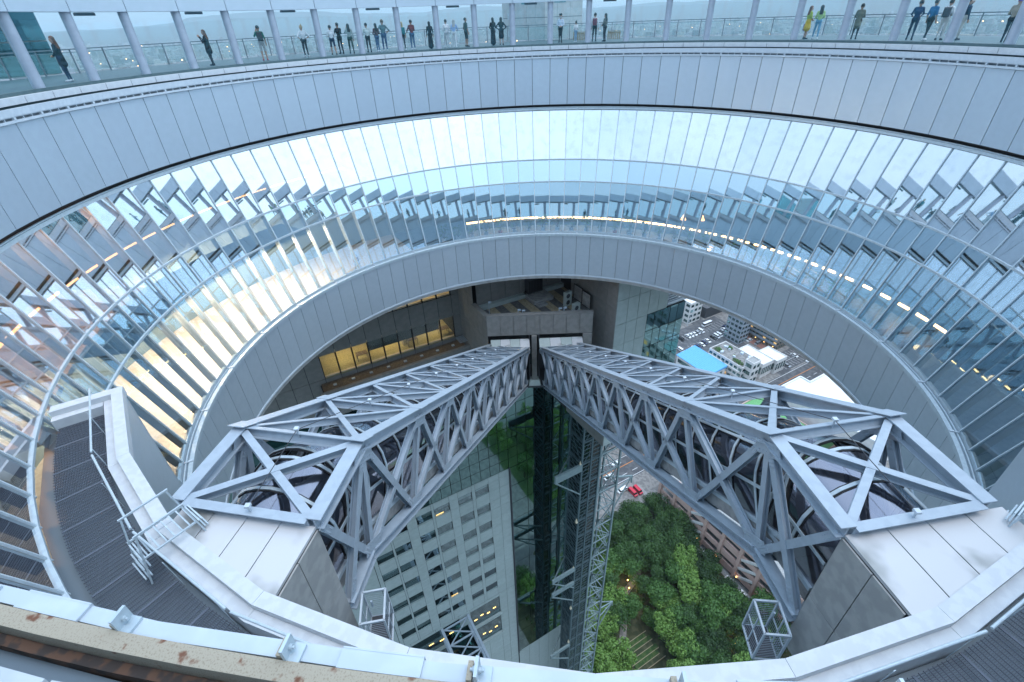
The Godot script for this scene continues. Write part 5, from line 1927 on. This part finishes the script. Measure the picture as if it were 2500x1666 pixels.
func person(label: String, az: float, r: float, face: float, look: Array, group := "visitors on the roof deck") -> void:
	# look: arms, legs, skirt, top, lower, shin, shoe, hair, hair length, sleeve (1 long), extra, height
	var key: String = look[0] + look[1] + look[2]
	if not bodies.has(key):
		bodies[key] = body(pose(look[0], look[1], look[2]))
	var d: Dictionary = bodies[key]
	var skin := Color(0.42, 0.25, 0.17)
	var cols := PackedColorArray()
	cols.resize(d.at.size())
	for i in cols.size():
		match d.tag[i]:
			1: cols[i] = look[3]
			2: cols[i] = look[4]
			3: cols[i] = look[6]
			4: cols[i] = look[5] if look[5] != null else skin
			5: cols[i] = look[3] if look[9] else skin
			_: cols[i] = skin
	var arr := []
	arr.resize(Mesh.ARRAY_MAX)
	arr[Mesh.ARRAY_VERTEX] = d.at
	arr[Mesh.ARRAY_NORMAL] = d.nrm
	arr[Mesh.ARRAY_COLOR] = cols
	arr[Mesh.ARRAY_INDEX] = d.idx
	var mesh := ArrayMesh.new()
	mesh.add_surface_from_arrays(Mesh.PRIMITIVE_TRIANGLES, arr)
	mesh.surface_set_material(0, M.cloth)
	var a := deg_to_rad(az)
	var o := thing("person", label, "person", Vector3(sin(a) * r, T - 1.76, -cos(a) * r), -a + PI + deg_to_rad(face), group)
	o.scale = Vector3.ONE * (float(look[11]) / 1.73)
	part(o, "figure", mesh)
	var hc: Color = look[7]
	var hm := mat(hc.linear_to_srgb(), 0.6)
	var g := Geo.new()
	var top := Vector3(0, 1.635, -0.012)
	for i in 12:
		for j in 7:
			var p := []
			for q in [[i, j], [i + 1, j], [i + 1, j + 1], [i, j + 1]]:
				var th: float = TAU * q[0] / 12.0
				var cut := 1.25 if cos(th) > 0.35 else 2.1   # forehead line, nape
				var ph: float = cut * q[1] / 7.0
				p.append(top + Vector3(sin(th) * sin(ph) * 0.1, cos(ph) * 0.112, cos(th) * sin(ph) * 0.112))
			g.quad(p[3], p[2], p[1], p[0])
	if look[8] == 1:
		for i in 8:
			var t0 := lerpf(PI * 0.62, PI * 1.38, i / 8.0)
			var t1 := lerpf(PI * 0.62, PI * 1.38, (i + 1) / 8.0)
			var u0 := Vector3(sin(t0) * 0.098, 1.6, cos(t0) * 0.11 - 0.012)
			var u1 := Vector3(sin(t1) * 0.098, 1.6, cos(t1) * 0.11 - 0.012)
			var w0 := Vector3(sin(t0) * 0.125, 1.27, cos(t0) * 0.15 - 0.02)
			var w1 := Vector3(sin(t1) * 0.125, 1.27 - 0.02 * (i % 2), cos(t1) * 0.15 - 0.02)
			g.quad(w0, w1, u1, u0)
			g.quad(w1 * Vector3(0.86, 1, 0.86), w0 * Vector3(0.86, 1, 0.86), u0 * Vector3(0.9, 1, 0.9), u1 * Vector3(0.9, 1, 0.9))
	elif look[8] == 2:
		g.rod(Vector3(0, 1.72, -0.06), Vector3(0, 1.78, -0.08), 0.05, 8, 0.035)
	part(o, "hair", g.mesh(hm))
	g = Geo.new()
	for s in [-1.0, 1.0]:
		g.box(Vector3(0.034 * s, 1.612, 0.086), Vector3(0.022, 0.01, 0.012))
	g.box(Vector3(0, 1.545, 0.096), Vector3(0.04, 0.008, 0.01))
	part(o, "face_features", g.mesh(M.black))
	match look[10]:
		"backpack_dark", "backpack_teal", "backpack_red":
			var cm: Material = {"backpack_dark": M.dark, "backpack_teal": M.bag_teal, "backpack_red": M.bag_red}[look[10]]
			g = Geo.new()
			g.slab(Vector3(0, 1.2, -0.2), Vector3(0.29, 0.17, 0.42), 0.05, Basis(Vector3.RIGHT, Vector3.BACK * -1.0, Vector3.UP))
			for s in [-1.0, 1.0]:
				g.beam(Vector3(0.11 * s, 1.43, -0.06), Vector3(0.11 * s, 1.05, 0.125), 0.04, 0.015)
			part(o, "backpack", g.mesh(cm))
		"strap":
			g = Geo.new()
			g.beam(Vector3(0.14, 1.44, -0.03), Vector3(-0.17, 1.0, -0.13), 0.035, 0.02, Vector3.BACK)
			g.slab(Vector3(-0.2, 0.93, -0.1), Vector3(0.12, 0.15, 0.2), 0.03)
			part(o, "shoulder_bag", g.mesh(M.white))
		"cap":
			g = Geo.new()
			g.rod(Vector3(0, 1.68, 0), Vector3(0, 1.77, 0.01), 0.115, 12, 0.1)
			g.box(Vector3(0, 1.685, 0.12), Vector3(0.17, 0.015, 0.1))
			part(o, "peaked_cap", g.mesh(M.black))
			g = Geo.new()
			g.box(Vector3(0, 1.55, 0.1), Vector3(0.11, 0.07, 0.02))
			part(o, "face_mask", g.mesh(M.white))
		"bag":
			g = Geo.new()
			g.slab(Vector3(0.27, 0.62, 0.1), Vector3(0.12, 0.36, 0.32), 0.03)
			g.beam(Vector3(0.27, 0.8, 0.02), Vector3(0.25, 0.92, 0.08), 0.02, 0.02)
			g.beam(Vector3(0.27, 0.8, 0.2), Vector3(0.25, 0.92, 0.08), 0.02, 0.02)
			part(o, "purple_carrier", g.mesh(M.bag_purple))

func people() -> void:
	M.cloth = mat(Color.WHITE, 0.85)
	M.cloth.vertex_color_use_as_albedo = true
	M.bag_teal = mat(lin(0.02, 0.16, 0.17), 0.7)
	M.bag_red = mat(lin(0.20, 0.02, 0.04), 0.7)
	M.bag_purple = mat(lin(0.10, 0.03, 0.22), 0.7)
	var bk := Color(0.012, 0.013, 0.017)
	var wh := Color(0.68, 0.70, 0.72)
	var nv := Color(0.015, 0.025, 0.06)
	var jn := Color(0.06, 0.12, 0.22)
	var dk := Color(0.025, 0.027, 0.03)
	var hb := Color(0.02, 0.014, 0.01)
	var red := Color(0.16, 0.06, 0.025)
	var bl := Color(0.45, 0.32, 0.15)
	var bw := 0.0
	person("woman in a black coat and white shoes with auburn hair, far left", -79.7, 21.6, bw + 25, ["front", "stand", "coat", bk, nv, nv, wh, red, 1, true, "", 1.7])
	person("long haired person dressed all in black holding a phone between columns", -59.2, 21.5, bw + 40, ["phone", "close", "coat", bk, dk, dk, bk, red, 1, true, "", 1.7])
	person("man in a green shirt and grey shorts with a dark backpack raising his hand", -50.5, 21.5, bw - 25, ["one", "stand", "", Color(0.02, 0.17, 0.13), Color(0.35, 0.37, 0.38), null, Color(0.4, 0.08, 0.1), hb, 0, false, "backpack_dark", 1.8])
	person("blond person in a white shirt with hands on hips", -43.1, 21.6, bw, ["hips", "stand", "", wh, dk, dk, wh, bl, 2, false, "strap", 1.72])
	person("person in a white top and navy shorts with a shoulder bag", -38.1, 21.6, bw - 10, ["front", "stride", "", wh, nv, null, bk, hb, 0, false, "strap", 1.66])
	person("man in a black shirt standing behind the grey shirted woman", -36.1, 22.2, bw + 10, ["rail", "stand", "", bk, bk, bk, bk, hb, 0, false, "", 1.78])
	person("woman with long dark hair, grey green shirt and dark trousers", -34.9, 21.5, bw - 15, ["one", "stride", "", Color(0.33, 0.40, 0.38), Color(0.03, 0.06, 0.05), Color(0.03, 0.06, 0.05), bk, hb, 1, true, "", 1.7])
	person("dark haired person in a white jacket and black trousers", -31.6, 21.5, bw, ["rail", "stand", "", Color(0.6, 0.65, 0.62), dk, dk, bk, hb, 0, true, "", 1.7])
	person("long haired woman in a maroon top and blue jeans beside a tall man", -29.8, 21.6, bw + 10, ["front", "close", "", Color(0.10, 0.045, 0.05), jn, jn, wh, hb, 1, true, "", 1.66])
	person("tall man in a teal grey shirt and jeans beside the maroon topped woman", -28.4, 21.7, bw - 10, ["hips", "stand", "", Color(0.12, 0.20, 0.22), jn, jn, wh, Color(0.12, 0.07, 0.03), 0, false, "", 1.86])
	person("blonde person in white with a teal backpack by a column", -25.0, 21.5, bw + 5, ["down", "stand", "", wh, dk, dk, wh, bl, 1, false, "backpack_teal", 1.68])
	person("man in a maroon jumper and blue jeans", -23.2, 21.5, bw + 5, ["rail", "stand", "", Color(0.17, 0.035, 0.03), jn, jn, wh, hb, 0, true, "", 1.78])
	person("person in a long black dress beside a column", -19.8, 21.4, bw, ["down", "close", "long", bk, bk, bk, wh, hb, 1, true, "", 1.64])
	person("person in a white shirt and white trousers mid stride", -16.3, 22.0, bw + 15, ["front", "stride", "", wh, Color(0.55, 0.58, 0.6), Color(0.55, 0.58, 0.6), wh, hb, 0, true, "strap", 1.72])
	person("grey haired person in a pale blue shirt and white trousers", -15.0, 21.5, bw - 20, ["rail", "stride", "", Color(0.36, 0.48, 0.72), wh, wh, wh, Color(0.45, 0.44, 0.43), 1, true, "", 1.7])
	person("man in a dark green shirt and shorts standing sideways", -12.7, 21.5, bw - 70, ["down", "stand", "", Color(0.06, 0.09, 0.075), Color(0.03, 0.04, 0.04), null, bk, hb, 0, false, "", 1.78])
	person("woman in a long black coat with a white strap", -7.4, 21.6, bw + 15, ["front", "close", "long", bk, bk, bk, wh, hb, 1, true, "strap", 1.72])
	person("woman in a short black dress left of the rooftop hut", -5.8, 21.5, bw - 10, ["hips", "stand", "short", bk, bk, null, bk, hb, 1, true, "", 1.72])
	person("guard in a white uniform shirt, dark cap and mask facing the opening", 5.8, 21.5, 180.0, ["front", "close", "", Color(0.55, 0.62, 0.72), bk, bk, bk, hb, 0, true, "cap", 1.76])
	person("child in a white shirt and pale jeans beside the guard", 8.8, 21.6, bw + 30, ["front", "close", "", wh, Color(0.25, 0.38, 0.52), Color(0.25, 0.38, 0.52), wh, hb, 2, false, "", 1.3])
	person("person in a white shirt with a burgundy backpack", 12.4, 21.5, bw, ["down", "stand", "", wh, bk, bk, bk, hb, 0, true, "backpack_red", 1.76])
	person("woman in a brown grey jacket with long hair standing sideways", 14.4, 21.4, bw + 60, ["front", "close", "", Color(0.14, 0.13, 0.11), dk, dk, bk, hb, 1, true, "", 1.7])
	person("woman in a yellow skirt hugging her friend", 49.6, 21.5, bw - 40, ["front", "close", "short", Color(0.35, 0.45, 0.06), Color(0.62, 0.42, 0.02), null, bk, red, 1, false, "bag", 1.68])
	person("black haired woman in a light green top and blue jeans", 51.2, 21.5, bw + 30, ["front", "stride", "", Color(0.36, 0.52, 0.2), Color(0.12, 0.28, 0.42), Color(0.12, 0.28, 0.42), wh, hb, 1, true, "", 1.7])
	person("person in an olive jacket with folded arms alone at the right", 57.0, 21.5, bw + 20, ["front", "stand", "coat", Color(0.15, 0.16, 0.12), dk, dk, bk, hb, 0, true, "", 1.7])
	person("person in a navy suit walking", 64.6, 21.6, bw + 30, ["rail", "stride", "", Color(0.015, 0.04, 0.11), nv, nv, bk, hb, 0, true, "", 1.76])
	person("person in a blue shirt and black trousers in the right group", 66.4, 21.7, bw - 10, ["down", "stride", "", Color(0.02, 0.12, 0.28), bk, bk, wh, hb, 0, false, "", 1.76])
	person("person in pale trousers and a white top in the right group", 67.9, 21.9, bw + 10, ["front", "stand", "", wh, Color(0.5, 0.5, 0.48), Color(0.5, 0.5, 0.48), bk, hb, 0, false, "backpack_dark", 1.74])
	person("person with a dark jacket at the right end of the group", 69.6, 22.2, bw - 20, ["one", "stride", "", nv, Color(0.4, 0.4, 0.38), Color(0.4, 0.4, 0.38), bk, hb, 0, true, "", 1.76])
	person("person in a beige top and black trousers at the far right column", 76.4, 21.5, bw + 20, ["front", "stride", "", Color(0.32, 0.28, 0.22), bk, bk, bk, Color(0.2, 0.1, 0.4), 0, true, "", 1.72])
	var mir := "visitors on the near deck, mirrored in the glass"
	var ms := [100.0, 112.0, 127.0, 139.0, 141.5, 153.0, 160.0, 166.0, 200.0, 206.0, 214.0, 223.0, 225.0, 236.0, 248.0, 262.0]
	for i in ms.size():
		person(["person with arms hanging", "person leaning on the rail", "person with hands on hips", "person with hands clasped"][i % 4] + " in a " + ["black", "navy", "blue", "charcoal", "white"][i % 5] + " top, seen only mirrored in the glass", ms[i], 21.4 + 0.3 * (i % 3), bw + 20 * (i % 5 - 2), [["down", "rail", "hips", "front"][i % 4], "stand", ["", "coat", "", ""][i % 4], [bk, nv, Color(0.2, 0.3, 0.5), dk, wh][i % 5], [dk, jn, bk][i % 3], [dk, jn, bk][i % 3], bk, hb, i % 2, true, "", 1.72], mir)

# ------------------------------------------------------------------ things in and on the ring
func plant_kind(k: int) -> Node3D:
	var o := Node3D.new()
	var g := Geo.new()
	g.rod(Vector3.ZERO, Vector3(0, 0.42, 0), 0.14, 12, 0.19)
	part(o, "pot", g.mesh(M.white if k != 2 else M.terracotta))
	g = Geo.new()
	var st := Geo.new()
	var n: int = [46, 60, 26, 40][k]
	for i in n:
		var a := rng.randf() * TAU
		var h := rng.randf_range(0.55, 1.45)
		var r := rng.randf_range(0.1, 0.42) * (1.2 if k == 1 else 1.0)
		var p := Vector3(cos(a) * r, h, sin(a) * r)
		var l: float = [0.13, 0.11, 0.34, 0.18][k]
		var d := (Vector3(cos(a), rng.randf_range(-0.4, 0.6), sin(a))).normalized() * l
		var s: Vector3 = d.cross(Vector3.UP).normalized() * l * [0.45, 0.5, 0.2, 0.42][k]
		g.quad(p - d, p - s, p + d, p + s)
		if i % 4 == 0:
			st.rod(Vector3(0, 0.4, 0), p, 0.01, 4)
	part(o, "foliage", g.mesh(M["leaf%d" % [0, 1, 1, 2][k]]))
	part(o, "stems", st.mesh(M.bark))
	return o

func furnish() -> void:
	M.terracotta = mat(lin(0.42, 0.12, 0.06), 0.8)
	M.lit_floor = M.wood_floor
	var names := ["bushy", "small leaved", "broad bladed", "round leaved"]
	var kinds := []
	for k in 4:
		kinds.append(plant_kind(k))
	var ord := ["first", "second", "third", "fourth", "fifth", "sixth", "seventh", "eighth", "ninth", "tenth", "eleventh", "twelfth", "thirteenth", "fourteenth", "fifteenth", "sixteenth", "seventeenth", "eighteenth", "nineteenth", "twentieth", "twenty first", "twenty second", "twenty third", "twenty fourth", "twenty fifth", "twenty sixth", "twenty seventh", "twenty eighth"]
	for i in 28:
		var az := deg_to_rad(-26.0 + i * 3.75 + 1.9)
		var k := [0, 1, 3, 0, 2, 1, 0, 3][i % 8] as int
		var o: Node3D = kinds[k].duplicate()
		o.name = numbered("potted_plant")
		add_child(o)
		o.position = Vector3(sin(az) * 18.2, T - 15.25, -cos(az) * 18.2)
		o.rotation.y = rng.randf() * TAU
		o.scale = Vector3.ONE * rng.randf_range(0.9, 1.25)
		tag(o, names[k] + " potted plant behind the glass, " + ord[i] + " from the left of its row", "potted plant", "potted plants behind the leaning glass")
	var b := Geo.new()
	b.arc(17.92, 18.55, T - 15.7, T - 15.25, deg_to_rad(-27.0), deg_to_rad(81.0), 30)
	solo("plant_bench", b.mesh(M.inner_wall), "low curved bench carrying the potted plants behind the glass", "bench")
	# lamps of the gallery
	var o := thing("gallery_lights", "warm strip lamps and unseen ceiling lamps inside the glass gallery", "lighting")
	for i in 30:
		var az := deg_to_rad(-16.0 + i * 3.5)
		var g := Geo.new()
		g.arc(21.2, 21.3, T - 15.05, T - 14.93, az, az + deg_to_rad(3.3 if i < 14 else 2.4), 2)
		part(o, "light_strip", g.mesh(M.strip))
		g = Geo.new()
		g.arc(21.3, 21.6, T - 15.7, T - 14.9, az, az + deg_to_rad(3.48), 2)
		part(o, "bench_wall", g.mesh(M.inner_wall))
		if i % 5 == 2:
			lamp_at(o, az + 0.03, 21.0, -14.6, 0.35, Color(1, 0.82, 0.6))
	for i in 14:
		var az := deg_to_rad(-112.0 + i * 5.0)
		var g := Geo.new()
		g.arc(20.6, 20.7, T - 8.65, T - 8.6, az, az + deg_to_rad(4.9), 3)
		part(o, "ceiling_strip", g.mesh(M.warm))
	for i in 7:
		var az := deg_to_rad(-98.0 + i * 6.2)
		var g := Geo.new()
		g.arc(19.4, 22.6, T - 11.9, T - 11.75, az, az + deg_to_rad(6.1), 3)
		part(o, "assumed_mezzanine", g.mesh(M.inner_wall))  # slab assumed here to carry the unseen lamps below it
		g = Geo.new()
		g.arc(20.5, 20.62, T - 11.97, T - 11.91, az + 0.02, az + deg_to_rad(5.0), 3)
		part(o, "unseen_ceiling_lamp", g.mesh(M.strip))
		lamp_at(o, az + 0.05, 20.6, -12.6, 15.0, Color(1, 0.88, 0.72))  # unseen lamps, placed to brighten the left gallery floor
	for i in 7:
		var az := deg_to_rad(238.0 + i * 4.5)
		var g := Geo.new()
		g.arc(19.2, 23.5, T - 10.1, T - 9.9, az, az + deg_to_rad(4.4), 3)
		part(o, "near_floor", g.mesh(M.wood_floor))
		if i % 2 == 0:
			g = Geo.new()
			g.arc(21.3, 21.5, T - 6.34, T - 6.26, az + 0.01, az + deg_to_rad(3.8), 3)
			part(o, "unseen_ceiling_lamp", g.mesh(M.warm))
			lamp_at(o, az + 0.03, 21.4, -6.9, 3.6, Color(1, 0.66, 0.3))  # lamps out of view that give the amber glow behind the left panes
	# hanging lamps and an easel sign in the gallery
	for q in [[35.0, 21.0, "pendant lamp hanging in the gallery above the plants"], [38.5, 21.6, "second pendant lamp hanging farther into the gallery"]]:
		var a := deg_to_rad(q[0])
		var g := Geo.new()
		g.rod(Vector3(0, -1.2, 0), Vector3(0, 2.6, 0), 0.012, 5)
		var p := thing("pendant_lamp", q[2], "lamp", Vector3(sin(a) * q[1], T - 12.6, -cos(a) * q[1]), 0, "pendant lamps in the gallery")
		part(p, "cord", g.mesh(M.dark))
		g = Geo.new()
		g.rod(Vector3(0, -1.6, 0), Vector3(0, -1.2, 0), 0.22, 12, 0.05)
		part(p, "shade", g.mesh(M.warm))
	var a := deg_to_rad(-47.0)
	var s := thing("easel_sign", "white poster board on an easel behind the glass", "sign", Vector3(sin(a) * 18.6, T - 15.7, -cos(a) * 18.6), -a)
	var g := Geo.new()
	g.box(Vector3(0, 1.25, 0), Vector3(0.6, 1.0, 0.03))
	part(s, "board", g.mesh(M.paint))
	g = Geo.new()
	g.box(Vector3(0, 1.12, 0.02), Vector3(0.46, 0.3, 0.012))
	part(s, "orange_print", g.mesh(M.terracotta))
	g = Geo.new()
	for x in [-0.25, 0.25]:
		g.rod(Vector3(x, 0, 0.15), Vector3(x * 0.4, 1.7, -0.02), 0.02, 6)
	g.rod(Vector3(0, 0, -0.4), Vector3(0, 1.6, -0.03), 0.02, 6)
	part(s, "legs", g.mesh(M.dark))

func lamp_at(o: Node3D, az: float, r: float, h: float, e: float, col: Color) -> void:
	var l := OmniLight3D.new()
	l.name = "strip_light"
	l.light_color = col
	l.light_energy = e
	l.light_size = 0.3
	l.omni_range = 12.0
	l.shadow_enabled = true
	l.position = Vector3(sin(az) * r, T + h, -cos(az) * r)
	o.add_child(l, true)

func roof_things() -> void:
	M.hut = mottled(lin(0.36, 0.40, 0.40), lin(0.42, 0.45, 0.45), 131, 0.3, 0.6)
	M.teal_glass = coated(Color(0.45, 0.62, 0.64), 0.8, 0.05)
	var o := thing("rooftop_hut", "pale panelled stair hut with teal windows on the roof deck", "building", Vector3(1.35, T - 1.76, -25.7), TURN)
	slab_part(o, "core", M.joint, 0.05, 3.7, 0, 5.0, -7.0, -0.05)
	for i in 3:
		for k in 3:
			slab_part(o, "hut_panel", M.hut, i * 1.23 + 0.01, i * 1.23 + 1.22, k * 1.6 + 0.01, k * 1.6 + 1.58, -0.05, 0.0)
	for i in 5:
		for k in 3:
			slab_part(o, "hut_panel", M.hut, 0, 0.05, k * 1.6 + 0.01, k * 1.6 + 1.58, -1.4 - i * 1.4 + 0.01, -0.02 - i * 1.4)
	slab_part(o, "teal_window", M.teal_glass, -0.02, 0.0, 2.55, 3.0, -3.6, -1.2)
	slab_part(o, "teal_window", M.teal_glass, 0.9, 2.0, 2.55, 3.0, 0.0, 0.02)
	for k in 7:
		slab_part(o, "louvre", M.frame, -0.03, 0.0, 1.5 + k * 0.07, 1.54 + k * 0.07, -6.0, -5.0)
		slab_part(o, "louvre", M.frame, -0.03, 0.0, 0.2 + k * 0.07, 0.24 + k * 0.07, -6.0, -5.0)
	o = thing("glass_stair_house", "teal glazed stair house at the far left end of the deck", "building", Vector3(-25.6, T - 1.76, -9.2), 1.0)
	for i in 4:
		for k in 3:
			slab_part(o, "glazing", M.teal_glass, -1.6 * (i + 1) + 0.03, -1.6 * i - 0.03, k * 1.5 + 0.03, k * 1.5 + 1.47, -0.03, 0.0)
	slab_part(o, "core", M.hut, -6.4, 0, 0, 4.6, -4, -0.1)
	for i in 2:
		var c := thing("deck_barrier", ["slatted wooden barrier left of the burgundy backpack", "slatted wooden barrier right of the jacketed woman"][i], "barrier", Vector3([3.7, 6.2][i] * 1.02, T - 1.76, [-22.6, -22.2][i]), -0.2, "slatted barriers on the deck")
		for k in 7:
			slab_part(c, "slat", M.stripe_a, -0.5 + k * 0.14, -0.41 + k * 0.14, 0.05, 0.62, -0.02, 0.02)
		slab_part(c, "bar", M.stripe_a, -0.5, 0.45, 0.45, 0.52, -0.05, -0.021)

func near_things() -> void:
	for q in [[Vector3(-6.3, T - 14.35, 13.75), 0.15, "small white framed cage hanging beside the left landing block"], [Vector3(4.12, T - 14.35, 14.45), -0.12, "small white framed cage hanging beside the right landing block"]]:
		var o := thing("service_cage", q[2], "cage", q[0], q[1], "service cages under the bridges")
		var w := 0.62
		var d := 0.85
		var h := 1.3
		var g := Geo.new()
		for x in [-w / 2, w / 2]:
			for z in [-d / 2, d / 2]:
				g.box(Vector3(x, h / 2, z), Vector3(0.05, h, 0.05))
			for y in [0.0, h]:
				g.box(Vector3(x, y, 0), Vector3(0.05, 0.05, d))
			g.box(Vector3(x, h * 0.5, 0), Vector3(0.03, 0.03, d))
			g.box(Vector3(x, h * 0.5, 0), Vector3(0.03, h, 0.03))
		for y in [0.0, h]:
			for z in [-d / 2, d / 2]:
				g.box(Vector3(0, y, z), Vector3(w, 0.05, 0.05))
		part(o, "frame", g.mesh(M.white))
		slab_part(o, "floor", M.dark, -w / 2 + 0.03, w / 2 - 0.03, 0.03, 0.06, -d / 2 + 0.03, d / 2 - 0.03)
		g = Geo.new()
		for i in 14:
			g.box(Vector3(w / 2, h / 2, -d / 2 + (i + 0.5) * d / 14), Vector3(0.008, h - 0.06, 0.008))
			g.box(Vector3(-w / 2, h / 2, -d / 2 + (i + 0.5) * d / 14), Vector3(0.008, h - 0.06, 0.008))
			g.box(Vector3(0, 0.05 + i * h / 14.5, d / 2), Vector3(w - 0.06, 0.008, 0.008))
			g.box(Vector3(0, 0.05 + i * h / 14.5, -d / 2), Vector3(w - 0.06, 0.008, 0.008))
		part(o, "mesh_walls", g.mesh(M.steel))
		g = Geo.new()
		g.rod(Vector3(0, h, 0), Vector3(0, h + 0.25, 0), 0.03, 6)
		part(o, "hanger", g.mesh(M.steel))
	# stile over the coping at the left, lying ladder at the right
	for q in [[216.0, "white stile with handrails crossing the coping at the left"], [148.5, "white stile with handrails crossing the coping at the right"]]:
		var o := thing("stile_ladder", q[1], "ladder", Vector3(0, T, 0), -deg_to_rad(q[0]), "stile ladders over the coping")
		var g := Geo.new()
		for x in [-0.36, 0.36]:
			g = Geo.new()
			g.beam(Vector3(x, -8.55, -16.75), Vector3(x, -8.55, -17.75), 0.034, 0.04)
			g.beam(Vector3(x, -8.55, -16.8), Vector3(x, -9.9, -16.62), 0.034, 0.034)
			g.beam(Vector3(x, -8.55, -17.7), Vector3(x, -9.93, -17.95), 0.034, 0.034)
			g.beam(Vector3(x, -9.2, -16.7), Vector3(x, -9.2, -17.85), 0.034, 0.04)
			part(o, "side_rail", g.mesh(M.frame))
		for i in 3:
			g = Geo.new()
			for k in 3:
				g.box(Vector3(0, -9.25 - i * 0.25, -17.72 - i * 0.07 - k * 0.06), Vector3(0.66, 0.03, 0.03))
				g.box(Vector3(0, -9.25 - i * 0.25, -16.72 + i * 0.05 + k * 0.06), Vector3(0.66, 0.03, 0.03))
			part(o, "tread", g.mesh(M.frame))
		g = Geo.new()
		for k in 6:
			g.box(Vector3(0, -9.2, -16.85 - k * 0.16), Vector3(0.66, 0.03, 0.03))
		part(o, "landing", g.mesh(M.frame))
